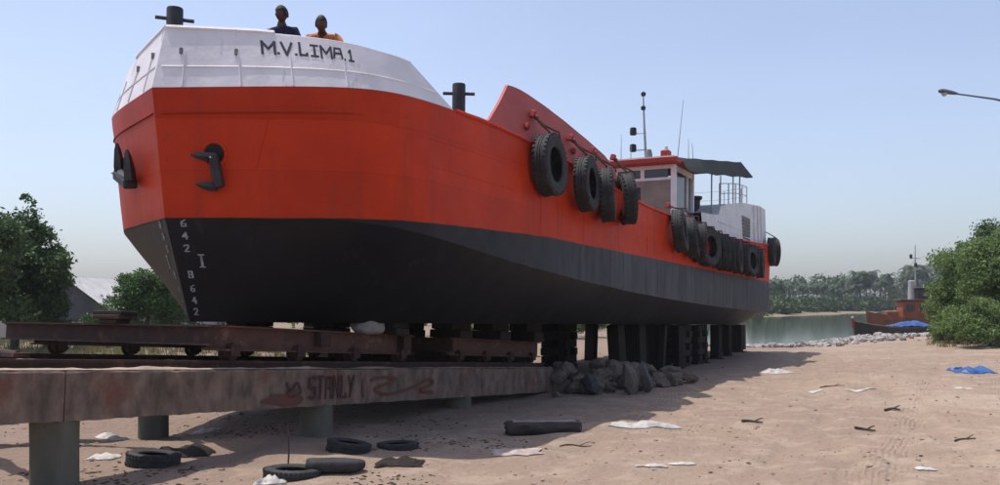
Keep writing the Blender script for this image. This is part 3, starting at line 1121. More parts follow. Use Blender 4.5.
for y, x, h in ((-1.2, WS + .2, .28), (.1, WS + .15, .22), (1.0, WS + .3, .2)):
    MB().lathe([(0, 0), (.10, 0), (.10, h * .6), (.07, h), (0, h)], 12, c=(x, y, 4.33)).build('deck_light', M['grey'], roof, True)
# mast with two lamps and whip aerials
pm_ = side_pt(646, 160, .9)
mast = link('mast', None, ship, (WS + .9, -.9, 4.33))
tag(mast, 'thin pole mast with lamps on the wheelhouse roof')
MB().tube([(0, 0, 0), (-.06, .04, 1.0), (-.12, .06, 1.95)], [.04, .032, .016], 8).build('pole', M['galv'], mast, True)
for z in (.42, .88):
    MB().tube([(-.02, 0, z), (-.06, .36, z)], .014, 6).build('bracket', M['galv'], mast)
    MB().lathe([(0, 0), (.085, 0), (.095, .08), (.085, .19), (.03, .21), (0, .21)], 14, c=(-.06, .36, z - .03)).build('lamp', M['dark'], mast, True)
for z in (1.5, 1.88):
    MB().lathe([(0, 0), (.06, 0), (.07, .08), (0, .13)], 12, c=(-.12, .055, z)).build('lamp', M['dark'], mast, True)
for x, y, h, lean in ((.35, -.75, 1.75, -.10), (.6, -1.0, .75, 0), (.2, .8, .95, 0), (.95, -1.05, .7, .03), (-.4, .3, .5, 0)):
    MB().tube([(x, y, 0), (x + lean, y + lean * 2, h)], [.014, .006], 5).build('whip_aerial', M['galv'], mast)

# awning over the after deck
UF, LF, LA, UA = [(p.x, -p.y, p.z) for p in (side_pt(678, 157, 2.02), side_pt(689, 171, 2.34), side_pt(753, 177, 2.62), side_pt(741, 162, 2.32))]
aw = MB()
rows = []
for i in range(17):
    t = i / 16
    up = Vector(UF).lerp(Vector(UA), t)
    lo = Vector(LF).lerp(Vector(LA), t)
    sag = -.035 * math.sin(t * math.pi * 4) ** 2
    line = [(lo.x, -lo.y, lo.z + sag), (up.x, -up.y, up.z + sag * .5), (up.x, -up.y * .5, up.z + .05), (up.x, 0, up.z + .07),
            (up.x, up.y * .5, up.z + .05), (up.x, up.y, up.z), (lo.x, lo.y, lo.z)]
    rows.append(line)
aw.grid(rows)
aw.grid([[(p[0], p[1], p[2] - .02) for p in r_] for r_ in rows])
awn = aw.build('awning', M['awning'], ship, True, 50)
tag(awn, 'dark awning stretched over the after deck')
for s, y in ((15.7, 1.9), (17.3, 2.15), (19.9, 2.35), (20.3, 2.05), (20.5, 1.6)):
    for side in (-1, 1):
        t = (s - LF[0]) / (LA[0] - LF[0])
        MB().tube([(s, side * y, deck_w(s) - .1), (s, side * y, lerp(LF[2], LA[2], t) + .10)], .022, 6).build('awning_pole', M['galv'], ship, True)

# white poop house round the stern
poop = link('poop_house', None, ship)
tag(poop, 'white stern house with rounded corner and side opening')
PT = [(15.4, 3.0), (16.4, 3.05), (17.4, 3.15)] + [(side_pt(x, y, 2.28).x, side_pt(x, y, 2.28).z) for x, y in ((716, 207), (724, 204), (740, 203), (757, 206))] + [(24.3, side_pt(768, 218, 2.0).z)]
0 and print('POOP', PT, 'AWN', UF, LF, LA, UA, [tuple(side_pt(*a, 2.3)) for a in ((713,222),(741,243),(726,215))])
def poop_plan(t):
    """plan outline from the port front round the stern to the other side"""
    pts = []
    return pts
mb = MB()
def poop_b(s):
    return 2.42 - (.6 * ((s - 23.6) / .8) ** 2 if s > 23.6 else 0)
for side in (-1, 1):
    rows = [[] for _ in range(6)]
    for i in range(40):
        s = lerp(15.4, 24.4, i / 39)
        zb = deck_w(s) - .1
        zt = table(PT, s)
        for j in range(6):
            rows[j].append((s, side * (poop_b(s) - .05 * (j / 5)), lerp(zb, zt, j / 5)))
    mb.grid(rows)
    endcol = [r_[-1] for r_ in rows]
    mb.grid([[tuple(p) for p in endcol], [(p[0], 0, p[2]) for p in endcol]])
    toprow = rows[5]
    mb.grid([toprow, [(p[0], 0, p[2] - .02) for p in toprow]])
shell = weld(mb.build('wall', M['white'], poop))
# opening, grey louvre locker, ledge
o1, o2 = side_pt(712, 224, 2.3), side_pt(741, 243, 2.3)
MB().box(((o1.x + o2.x) / 2, -2.275, (o1.z + 2.6) / 2), (o2.x - o1.x, .06, o1.z - 2.6), bev=.02).build('tan_door', M['tan'], poop)
MB().box(((o1.x + o2.x) / 2, -2.33, o1.z + .12), (o2.x - o1.x - .6, .16, .05)).build('ledge', M['white'], poop)
mbx = MB().box((o2.x + .25, -2.33, 3.0), (1.1, .16, .85), bev=.02).build('locker', M['grey'], poop)
for k in range(6):
    MB().box((o2.x + .25, -2.42, 2.72 + k * .11), (.95, .02, .05), (.5, 0, 0)).build('louvre', M['grey'], mbx)
for s in (21.7, 22.3, 22.8):
    MB().tube([(s, -poop_b(s) - .02, deck_w(s)), (s, -poop_b(s) + .03, table(PT, s) - .05)], .03, 6).build('drain_pipe', M['white'], poop, True)
# rails on top
rail = link('guard_rail', None, ship)
RP = [(18.4, -2.1), (19.3, -2.15), (20.2, -2.15), (21.1, -2.15), (22.0, -2.1), (22.7, -1.75), (23.0, -1.1), (23.05, 0), (23.0, 1.1), (22.7, 1.75), (22.0, 2.1), (21.1, 2.15), (20.2, 2.15)]
for s, y in RP:
    MB().tube([(s, y, table(PT, s) - .02), (s, y, table(PT, s) + .62)], .018, 6).build('stanchion', M['galv'], rail, True)
for dz in (.32, .62):
    MB().tube([(s, y, table(PT, s) + dz) for s, y in RP], .014, 6).build('rail', M['galv'], rail, True)
# helmsman's seat and winch shapes seen under the awning
MB().lathe([(0, 0), (.16, 0), (.16, .5), (.22, .55), (.22, .62), (0, .64)], 14, c=(17.5, -1.6, 3.1)).build('seat', M['dark'], ship, True)

# ------------------------------------------------------------------ tyre fenders
def tyre_mesh(Rr, wd, name='tyre'):
    r_in = Rr * .56
    prof = [(r_in, -wd * .36), (r_in + .03 * Rr, -wd * .44), (Rr * .75, -wd * .52), (Rr * .90, -wd * .50), (Rr * .965, -wd * .40), (Rr, -wd * .30), (Rr, -wd * .12),
            (Rr * .975, -wd * .10), (Rr * .975, -wd * .06), (Rr, -wd * .04), (Rr, wd * .04), (Rr * .975, wd * .06), (Rr * .975, wd * .10), (Rr, wd * .12),
            (Rr, wd * .30), (Rr * .965, wd * .40), (Rr * .90, wd * .50), (Rr * .75, wd * .52), (r_in + .03 * Rr, wd * .44), (r_in, wd * .36),
            (r_in + .05 * Rr, wd * .32), (Rr * .9, wd * .38), (Rr * .93, 0), (Rr * .9, -wd * .38), (r_in + .05 * Rr, -wd * .32)]
    mb = MB().lathe(prof, 40, 'y', closed=True)
    # shoulder lugs
    for k in range(36):
        t = 2 * math.pi * k / 36
        for sg in (-1, 1):
            mb.box((math.cos(t) * Rr * .985, sg * wd * .36, math.sin(t) * Rr * .985), (Rr * .06, wd * .16, Rr * .09), (0, -t, 0))
    return mb.mesh(name, M['rubber'], True, 35)
TYRE = tyre_mesh(.5, .27)
def fender(px, py, size, b, label, group, tilt=0, yaw=0, rope=.35, hang=True, lean=0.0):
    p = side_pt(px, py, b)
    t = tag(link('tyre_fender', TYRE, None), label, 'tyre', group)
    t.matrix_world = MS @ Matrix.Translation(p) @ Matrix.Rotation(R(lean), 4, 'Y') @ Euler((R(tilt), R(random.uniform(0, 90)), R(yaw))).to_matrix().to_4x4() @ Matrix.Scale(size, 4)
    if hang:
        r_ = MB()
        inv = (Matrix.Translation(p)).inverted()
        # loop round the tyre and two parts up to the pad eye
        top = Vector((0, 0, .46 * size))
        up = Vector((random.uniform(-.06, .06), .30, .5 * size + rope))
        r_.tube([top + Vector((0, -.17, -.05)), top + Vector((.01, -.15, .06)), top.lerp(up, .5) + Vector((.03, -.04, 0)), up], .018, 6)
        r_.tube([top + Vector((0, .12, -.12)), top + Vector((-.02, .0, .07)), top.lerp(up, .5) + Vector((-.03, -.02, 0)), up], .018, 6)
        ro = r_.build('rope', M['rope'], None, True)
        ro.parent = t
        ro.matrix_parent_inverse = Matrix.Identity(4)
        ro.matrix_basis = t.matrix_world.inverted() @ MS @ Matrix.Translation(p)
        hk = MB().box(up, (.07, .10, .12), (.3, .2, 0), bev=.015).box(up + Vector((.09, -.02, -.04)), (.07, .07, .07), (.3, .5, 0), bev=.012).build('hook', M['hookred'])
        hk.parent = t
        hk.matrix_basis = ro.matrix_basis
    return t
GM = 'truck tyres hung along the red bulwark'
fender(550, 165, 1.00, 2.77, 'big truck tyre hanging alone at the forward end of the raised red bulwark', GM, tilt=-2, yaw=2)
fender(587, 184, .97, 2.80, 'second truck tyre from the bow on the raised red bulwark', GM, tilt=-3, yaw=5, lean=-6)
fender(607, 195, 1.0, 2.84, 'third truck tyre from the bow, overlapped by its neighbours', GM, tilt=-4, yaw=17, lean=-4)
fender(627, 199, 1.0, 2.78, 'fourth truck tyre from the bow, leaning steeply under the bulwark end', GM, tilt=4, yaw=30, lean=-20)
GS = 'tyres packed along the stern quarter'
ST = [(680, 231, 1.0), (692, 238, 1.0), (700, 243, .97), (708, 247, .98), (716, 250, .94), (723, 253, .95), (730, 255, .92), (737, 257, .95), (744, 259, .92), (750, 261, .92), (755, 262, .9), (760, 264, .9)]
for i, (px, py, sz) in enumerate(ST):
    fender(px, py, sz, 2.77, f'{ORD[i]} tyre in the packed stern row, counted from the wheelhouse', GS, tilt=random.uniform(-8, 3), yaw=random.choice((-1, .4, 1.0)) * random.uniform(8, 30), rope=.12)
# two round the stern corner
for i, (s, b_, w, yaw, lab) in enumerate(((23.4, 2.58, 2.40, 6, 'tyre hanging on the rounded stern corner beside the packed row'),
                                          (24.25, 2.50, 2.42, 26, 'outermost tyre standing proud of the rounded stern corner'))):
    t = tag(link('tyre_fender', TYRE), lab, 'tyre', GS)
    t.matrix_world = MS @ Matrix.Translation((s, -b_ - .06, w + .12)) @ Euler((0, 0, R(yaw))).to_matrix().to_4x4() @ Matrix.Scale(.95, 4)
    ro = MB().tube([(0, -.17, .42), (0, -.1, .53), (-.02, .22, .72)], .018, 6).build('rope', M['rope'], t, True)

# ------------------------------------------------------------------ slipway
SLIP_T = 3.6
OB = Vector((-4.02, 8.1, 1.129))
ER = Euler((0, R(SLIP_T), R(SHIP_A)))
MSL = Matrix.Translation(OB) @ ER.to_matrix().to_4x4()
def slip_local(p):
    return MSL.inverted() @ Vector(p)
def slip_beam(yo, label, x0, x1):
    t = thing('slipway_beam', label, 'slipway', MSL @ Vector((0, yo, 0)), ER, 'slipway beams')
    def rough_face(mb, x0, x1):
        nxs = int((x1 - x0) / .06)
        prof = [(0, -.46), (0, -.31), (0, -.16), (0, -.02), (.015, 0), (.12, 0), (.32, 0), (.44, 0), (.45, -.02), (.45, -.23), (.45, -.46)]
        rows = []
        for y, z in prof + [prof[0]]:
            row = []
            for i in range(nxs + 1):
                x = lerp(x0, x1, i / nxs)
                v = Vector((x, y * 3 + yo, z * 2))
                dy = .012 * mnoise.noise(v * 2.3) + .005 * mnoise.noise(v * 9)
                dz = .010 * mnoise.noise(v * 3.1 + Vector((5, 5, 5))) + (.012 * mnoise.noise(v * 11) if abs(z + .02) < .03 or z < -.45 else 0)
                row.append((x, y + dy, z + dz))
            rows.append(row)
        mb.grid(rows)
        return mb
    # cast in bays with an open joint between them
    cuts = [x0, -4.1, .13, 4.10, 8.0, x1] if x0 < -4.2 else [x0, .13, 4.10, 8.0, x1]
    for a, b in zip(cuts, cuts[1:]):
        mb = rough_face(MB(), a + .006, b - .006)
        for x in (a + .006, b - .006):
            mb.add([(x, 0, -.46), (x, 0, 0), (x, .45, 0), (x, .45, -.46)], [(0, 1, 2, 3)])
        mb.build('concrete_span', M['concrete'], t, True, 30)
    for x in (-3.96, .20, 3.96, 7.6):
        w = MSL @ Vector((x, yo + .22, -.46))
        g = gz(w.x, w.y)
        h = w.z - g + .3
        if h < .34:
            continue
        MB().tube([(0, 0, .06), (0, 0, -h * .3), (0, 0, -h * .7), (0, 0, -h)], [.215, .21, .212, .22], 22).build('post', M['post'], t, True, 40, loc=(x, .22, -.46), rot=(0, R(-SLIP_T), 0))
    # rail on top: foot, web, head
    mb = MB()
    mb.box(((x0 + x1) / 2, .24, .012), (x1 - x0, .11, .022)).box(((x0 + x1) / 2, .24, .045), (x1 - x0, .025, .05)).box(((x0 + x1) / 2, .24, .083), (x1 - x0, .06, .03))
    mb.build('rail', M['rust'], t)
    # blown sand along the top edge
    rows = [[], [], []]
    n_ = int((x1 - x0) / .08)
    for i in range(n_ + 1):
        x = lerp(x0, x1, i / n_)
        hgt = max(.006, .018 + .022 * mnoise.noise(Vector((x * 1.3, yo, 4))) + .012 * mnoise.noise(Vector((x * 6, yo, 4))))
        wdt = .10 + .04 * mnoise.noise(Vector((x * 2, yo, 9)))
        rows[0].append((x, .03, .008))
        rows[1].append((x, .03 + wdt * .5, .006 + hgt))
        rows[2].append((x, .05 + wdt, .006))
    MB().grid(rows).build('sand_drift', M['sandtop'], t, True)
    return t
beam1 = slip_beam(0, 'stained concrete slipway beam on posts with faded red graffiti', -6.5, 10.9)
beam2 = slip_beam(3.0, 'concrete slipway beam on posts, behind the graffitied one', -2.5, 10.9)
# faded lettering and paint on the near beam
def beam_surf(x, y, o):
    return Vector((x, -.016 - o, y))
xs0 = slip_local(at(311, 390, 11.2)).x
def beam_x(px):
    # x on the beam face under a pixel column
    d = MSL.to_3x3().inverted() @ Vector(((px - CX) / FPX, 1, (HORIZON - 385) / FPX))
    o = MSL.inverted() @ Vector((0, 0, CAM_H))
    return (o + d * (-o.y / d.y)).x
lx0, lx1 = beam_x(309), beam_x(355)
n_l = 6
cw = (lx1 - lx0) / n_l
for k, ch in enumerate('STANLY'):
    strokes(ch, lx0 + k * cw, -.36, cw * .70, .27, .034, beam_surf).build('painted_letter', M['graff_dark'], beam1)
def blob(px0, px1, z0, z1, seed, m, lift):
    x0, x1 = beam_x(px0), beam_x(px1)
    pts = []
    for k in range(26):
        t = 2 * math.pi * k / 26
        r_ = 1 + .5 * mnoise.noise(Vector((math.cos(t) * 1.4, math.sin(t) * 1.4, seed)))
        pts.append(((x0 + x1) / 2 + math.cos(t) * (x1 - x0) / 2 * r_, -.0145 - lift, max(-.445, min(-.03, (z0 + z1) / 2 + math.sin(t) * (z1 - z0) / 2 * r_))))
    MB().add(pts, [tuple(range(26))]).build('paint_patch', M[m], beam1)
blob(262, 304, -.43, -.28, 1.2, 'graff_red', 0)
def scrawl(pts, width, m, lift):
    P = [Vector((beam_x(a), b)) for a, b in pts]
    Q = []
    for k in range(len(P) - 1):                       # smooth the brush path
        p0, p1, p2, p3 = P[max(k - 1, 0)], P[k], P[k + 1], P[min(k + 2, len(P) - 1)]
        for t in (0, .25, .5, .75):
            Q.append(.5 * ((2 * p1) + (p2 - p0) * t + (2 * p0 - 5 * p1 + 4 * p2 - p3) * t * t + (3 * p1 - p0 - 3 * p2 + p3) * t ** 3))
    rows = [[], []]
    for k, p in enumerate(Q):
        d = (Q[min(k + 1, len(Q) - 1)] - Q[max(k - 1, 0)]).normalized()
        nn = Vector((-d.y, d.x)) * width * (.7 + .5 * abs(mnoise.noise(Vector((k * .4, lift * 900, 0)))))
        for r_, sg in ((0, 1), (1, -1)):
            q = p + nn * sg / 2
            rows[r_].append((q.x, -.0150 - lift - k * .00006, min(-.02, max(-.45, q.y))))
    MB().grid(rows).build('paint_scrawl', M[m], beam1)
scrawl([(286, -.15), (290, -.26), (296, -.16), (300, -.28), (290, -.33), (285, -.25)], .035, 'graff_dark', .001)
scrawl([(370, -.15), (380, -.11), (396, -.14), (384, -.21), (373, -.28), (386, -.35), (402, -.31), (416, -.24), (428, -.15), (432, -.22), (420, -.31), (436, -.36)], .055, 'graff_red', .002)
scrawl([(362, -.12), (362, -.3), (364, -.4)], .05, 'graff_red', .0045)
# ------------------------------------------------------------------ launching cradle
def ibeam(mb, a, b, h, fw, t=.02, up=Vector((0, 0, 1))):
    """I section between two points; h deep, flange fw wide; a, b on the top face centre line"""
    a, b = Vector(a), Vector(b)
    d = (b - a).normalized()
    sdv = d.cross(up).normalized()
    up = sdv.cross(d)
    for off, w, hh in ((-t / 2, fw, t), (-h / 2, t, h - 2 * t - .002), (-h + t / 2, fw, t)):
        c = [a + up * off, b + up * off]
        vs_ = []
        for p in c:
            for su, sw in ((-1, -1), (1, -1), (1, 1), (-1, 1)):
                vs_.append(p + sdv * su * w / 2 + up * sw * hh / 2)
        mb.add(vs_, [(3, 2, 1, 0), (4, 5, 6, 7)] + [(i, (i + 1) % 4, 4 + (i + 1) % 4, 4 + i) for i in range(4)])
    return mb
def cradle(x0, x1, label, ytail=0.0):
    t = thing('launching_cradle', label, 'cradle', OB, ER, 'launching cradles')
    for y in (.24, 3.24):
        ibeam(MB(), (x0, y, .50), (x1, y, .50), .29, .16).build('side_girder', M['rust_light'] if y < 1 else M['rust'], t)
        n_ = 4
        for k in range(n_):
            x = lerp(x0 + .35, x1 - .3, k / (n_ - 1))
            w = MB().lathe([(0, -.05), (.10, -.05), (.10, .035), (.125, .04), (.125, .06), (0, .06)], 20, 'y').build('wheel', M['rust'], t, True, 30, loc=(x, y, .202))
            for yy in (-.085, .085):
                MB().box((x, y + yy, .215), (.14, .02, .13)).build('axle_bracket', M['rust'], t)
    n_ = 3
    for k in range(n_):
        x = lerp(x0 + .1, x1 - .15, k / (n_ - 1))
        if k == 0:
            ibeam(MB(), (x - .14, .10, .49), (x - .14, 3.75 + ytail, .49), .225, .15).build('cross_girder', M['rust'], t)
        else:
            ibeam(MB(), (x, .345, .49), (x, 3.13, .49), .21, .14).build('cross_girder', M['rust'], t)
    return t
cx0 = slip_local(at(219, 340, 9.88)).x
cr1 = cradle(cx0 + .06, cx0 + 4.15, 'rusty steel cradle trolley under the bow')
cr2 = cradle(7.2, 10.6, 'rusty steel cradle trolley deep in the shade under the hull')
# keel block on the front cross girder, stacked timbers
def slip_thing(name, label, cat, pos, group=None):
    return thing(name, label, cat, MSL @ Vector(pos), ER, group)
kb = slip_thing('keel_block', 'rusty keel block on the front girder ahead of the stem', 'block', (cx0 + .02, 1.72, .492))
MB().box((0, 0, .075), (.26, .46, .05), bev=.008).build('bearing_plate', M['rust'], kb)
MB().box((0, 0, .025), (.2, .30, .05), bev=.008).build('pedestal', M['rust'], kb)
MB().box((0, 0, .125), (.24, .50, .05), bev=.01).build('timber_pad', M['timber'], kb)
# angle iron and pipe lying across the front
pp = tag(MB().tube([(0, 0, 0), (.8, 1.0, .0), (1.6, 2.0, 0)], .035, 8).build('steel_pipe', M['rust'], None, True), 'thin rusty pipe lying across the slipway ahead of the cradle', 'pipe')
pp.matrix_world = MSL @ Matrix.Translation((.15, .75, .13)) @ Euler((0, -.05, .42)).to_matrix().to_4x4()
pp2 = tag(MB().box((0, 0, 0), (2.6, .14, .05), bev=.006).build('steel_plank', M['rust']), 'long flat rusty bar lying on the slipway rails ahead of the bow', 'bar')
pp2.matrix_world = MSL @ Matrix.Translation((.55, 1.9, .125)) @ Euler((0, -.0, 1.25)).to_matrix().to_4x4()

def ship_support(s, y, w, d, label, group, crib=False):
    """timber support between the ground (or the cradle) and the hull bottom"""
    top = MS @ Vector((s, y, 0))
    kz = .42 + math.exp(-s / 8)
    low = 2.0 * (1 - math.exp(-s / 1.6))
    if abs(y) > low:
        top = MS @ Vector((s, y, (abs(y) - low) / (2.6 - low) * kz))
    g = gz(top.x, top.y)
    t = thing('timber_crib' if crib else 'timber_prop', label, 'support', (top.x, top.y, g - .06), (0, 0, R(SHIP_A)), group)
    h = top.z - g + .045
    if crib:
        n_ = max(3, int(h / .17))
        hh = h / n_
        for k in range(n_):
            for sg in (-1, 1):
                if k % 2:
                    MB().box((sg * w * .32, 0, (k + .5) * hh), (w * .26, d, hh - .006), bev=.012).build('timber', M['timber'], t)
                else:
                    MB().box((0, sg * d * .32, (k + .5) * hh), (w, d * .26, hh - .006), bev=.012).build('timber', M['timber'], t)
    else:
        MB().box((0, 0, h / 2), (w, d * random.uniform(.8, 1.1), h), (random.uniform(-.05, .05), random.uniform(-.06, .06), random.uniform(-.4, .4)), bev=.02).build('shaft', M['timber'], t)
        MB().box((0, 0, .04), (w * 1.7, d * 1.7, .08), bev=.015).build('foot_pad', M['timber'], t)
    return t
def pick_s(px, b):
    return side_pt(px, 335, b).x
GT = 'timber supports under the stern half of the hull'
shore_px = [(617, .30), (637, .34), (654, .26), (716, .28), (727, .24), (738, .30)]
for k, (px, w) in enumerate(shore_px):
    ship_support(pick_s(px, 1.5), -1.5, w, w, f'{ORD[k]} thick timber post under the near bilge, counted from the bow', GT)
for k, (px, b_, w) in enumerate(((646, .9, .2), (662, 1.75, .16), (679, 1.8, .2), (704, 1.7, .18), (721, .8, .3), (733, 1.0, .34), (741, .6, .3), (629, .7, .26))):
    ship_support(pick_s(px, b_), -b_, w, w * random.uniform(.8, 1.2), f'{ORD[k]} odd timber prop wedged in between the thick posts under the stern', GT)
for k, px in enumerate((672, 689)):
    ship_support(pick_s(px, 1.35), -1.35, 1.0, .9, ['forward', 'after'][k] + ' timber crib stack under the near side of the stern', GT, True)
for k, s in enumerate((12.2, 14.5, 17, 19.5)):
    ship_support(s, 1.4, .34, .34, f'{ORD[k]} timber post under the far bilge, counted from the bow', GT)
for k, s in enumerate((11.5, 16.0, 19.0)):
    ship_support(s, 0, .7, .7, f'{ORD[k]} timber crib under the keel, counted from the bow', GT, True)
# packing between cradle and keel
for k, (s, y) in enumerate(((1.0, 0), (2.9, 0), (2.6, -1.3), (2.6, 1.3))):
    top = MS @ Vector((s, y, 0))
    kz = .42 + math.exp(-s / 8)
    low = 2.0 * (1 - math.exp(-s / 1.6))
    if abs(y) > low:
        top = MS @ Vector((s, y, (abs(y) - low) / (2.6 - low) * kz))
    lo = slip_local(top)
    base_z = .485
    t = slip_thing('packing_block', ['timber packing under the forefoot', 'timber packing under the keel aft of the forefoot', 'timber packing under the near bilge of the bow',
                   'timber packing under the far bilge of the bow'][k], 'block', (lo.x, lo.y, 0 if 0 else base_z), 'packing blocks on the bow cradle')
    h = max(.06, lo.z - base_z + .03)
    MB().box((0, 0, h * .25), (.34, .42, h * .5 - .004), bev=.01).build('timber', M['timber'], t)
    MB().box((0, 0, h * .75), (.40, .36, h * .5 - .004), bev=.01).build('timber', M['timber'], t)
    if k < 2:   # bearer that carries the block across the girders
        MB().box((0, 0, -.10), (.2, 2.8, .18), bev=.01).build('bearer', M['rust'], t)

# cribs on the second trolley and at its ends
for k, (x, y) in enumerate(((7.6, .4), (9.0, .4), (10.4, .4), (8.2, 1.72), (9.8, 1.72), (7.6, 3.1), (10.0, 3.1))):
    p0 = MSL @ Vector((x, y, .5))
    loc = MSI @ p0
    s, yy = loc.x, loc.y
    kz = .42 + math.exp(-s / 8)
    low = 2.0 * (1 - math.exp(-s / 1.6))
    hw = 0 if abs(yy) <= low else (abs(yy) - low) / (2.6 - low) * kz
    h = hw - loc.z + .03
    t = thing('cradle_block', f'{ORD[k]} stack of dark timbers between hull and shaded cradle', 'block', p0, ER, 'timber stacks on the shaded cradle')
    n_ = max(2, int(h / .16))
    for q in range(n_):
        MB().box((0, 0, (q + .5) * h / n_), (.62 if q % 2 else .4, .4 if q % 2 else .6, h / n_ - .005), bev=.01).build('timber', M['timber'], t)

w_ = MSL @ Vector((8.6, 3.9, 0))
ts = thing('gap_filler_stack', 'long stack of dark baulks added beyond the far rail to darken the gap under the hull', 'timber', (w_.x, w_.y, gz(w_.x, w_.y) - .03), (0, 0, R(SHIP_A)))  # invented stack, keeps sunlit sand from showing under the hull
for q in range(5):
    for r_ in range(3):
        MB().box((4.6 + .12 * math.sin(q * 3 + r_), r_ * .24, .09 + q * .165), (9.0 - .2 * ((q * 7 + r_ * 3) % 4), .23, .16), bev=.012).build('baulk', M['timber'], ts)
# ------------------------------------------------------------------ rocks
def rock_mesh(seed, sub=2, flat=.75):
    bm = bmesh.new()
    bmesh.ops.create_icosphere(bm, subdivisions=sub, radius=1)
    r_ = random.Random(seed)
    off = Vector((r_.uniform(-50, 50), r_.uniform(-50, 50), r_.uniform(-50, 50)))
    planes = [(Vector((r_.gauss(0, 1), r_.gauss(0, 1), r_.gauss(0, 1))).normalized(), r_.uniform(.50, .8)) for _ in range(8)]
    for v in bm.verts:
        d = v.co.normalized()
        k = 1.0
        for n_, h in planes:
            c = d.dot(n_)
            if c > 0.05:
                k = min(k, h / c)
        k *= 1 + .16 * mnoise.noise(d * 2 + off) + .05 * mnoise.noise(d * 5 + off)
        v.co = d * k
        v.co.z *= flat
    me_ = bpy.data.meshes.new('rock')
    bm.to_mesh(me_)
    bm.free()
    return me_
ROCKS = [rock_mesh(i) for i in range(9)]
for m_ in ROCKS:
    m_.materials.append(M['rock'])
pile = []
rr = random.Random(3)
spots = []
for k in range(84):
    px = rr.uniform(553, 694)
    t = (px - 556) / 138
    base = lerp(397, 384, t)
    y = base - rr.uniform(0, 1) ** 1.3 * lerp(32, 10, t)
    spots.append((px, base, base - y))
spots.sort(key=lambda a: a[2])
for k, (px, base, up) in enumerate(spots):
    p = on_ground(px, base)
    depth = up / 36 * 1.6 + rr.uniform(0, .4)
    X, Y = p.x + depth * .1, p.y + depth
    g = gz(X, Y)
    sz = rr.uniform(.12, .29) * (.8 if px > 640 else 1)
    z = g + sz * .35 + up * Y / FPX * .75
    o = tag(link('rock', ROCKS[k % 9], None, (X, Y, z), (rr.uniform(-.5, .5), rr.uniform(-.5, .5), rr.uniform(0, 6))),
            'rough grey rock in the rubble heap at the end of the slipway beam', 'rock', 'rocks of the rubble heap')
    o.scale = (sz, sz * rr.uniform(.7, 1), sz * rr.uniform(.7, 1))
def sack_mesh(seed, lx=.4, ly=.28, lz=.2):
    mb = MB()
    rows = []
    n_, m_ = 14, 16
    for i in range(n_ + 1):
        a = math.pi * i / n_
        row = []
        for j in range(m_ + 1):
            b = 2 * math.pi * j / m_
            ca, sa = math.cos(a), math.sin(a)
            sp = lambda v, e: math.copysign(abs(v) ** e, v)
            p = Vector((lx * sp(ca, .6), ly * sp(sa, .7) * sp(math.cos(b), .8), lz * sp(sa, .6) * sp(math.sin(b), .8)))
            jj = 0 if j == m_ else j
            q = Vector((lx * ca, ly * sa * math.cos(2 * math.pi * jj / m_), lz * sa * math.sin(2 * math.pi * jj / m_)))
            p *= 1 + .16 * mnoise.noise(q * 6 + Vector((seed, 0, 0)))
            row.append(tuple(p))
        rows.append(row)
    return mb.grid(rows)
M['sackcloth'] = mat('grey_sackcloth', (.30, .28, .26), (.22, .205, .19), 8, .95, bump=.6)
M['sackdark'] = mat('bluish_sackcloth', (.17, .18, .20), (.12, .125, .14), 8, .95, bump=.6)
M['paleslab'] = mat('pale_broken_concrete', (.22, .195, .175), (.15, .13, .12), 6, .95, bump=.8)
M['blueslab'] = mat('bluish_stone', (.14, .135, .135), (.09, .085, .085), 6, .95, bump=.8)
for px, py, m_, sc, rot, lab in ((630, 392, 'paleslab', (.20, .14, .46), (.2, -.25, .4), 'pale wedge of broken concrete standing up in the rubble heap'),
                                 (646, 391, 'blueslab', (.20, .16, .40), (-.1, -.3, 1.2), 'bluish upright stone next to the pale wedge in the rubble heap'),
                                 (592, 394, 'blueslab', (.34, .24, .26), (.3, .1, 2.2), 'dark bluish boulder at the foot of the rubble heap')):
    p = on_ground(px, py)
    me_ = rock_mesh(int(px), 2, 1.0)
    me_.materials.append(M[m_])
    o = tag(link('rubble_block', me_, None, (p.x, p.y, gz(p.x, p.y) + sc[2] * .55), rot), lab, 'rock')
    o.scale = sc
o = sack_mesh(9.1, .24, .2, .12).build('cloth_bundle', M['sackcloth'], None, True, 80)
o.matrix_world = MSL @ Matrix.Translation((slip_local(at(377, 327, 12.6)).x, .24, .60))
tag(o, 'grey cloth bundle lying on the rusty cradle girder', 'bundle')

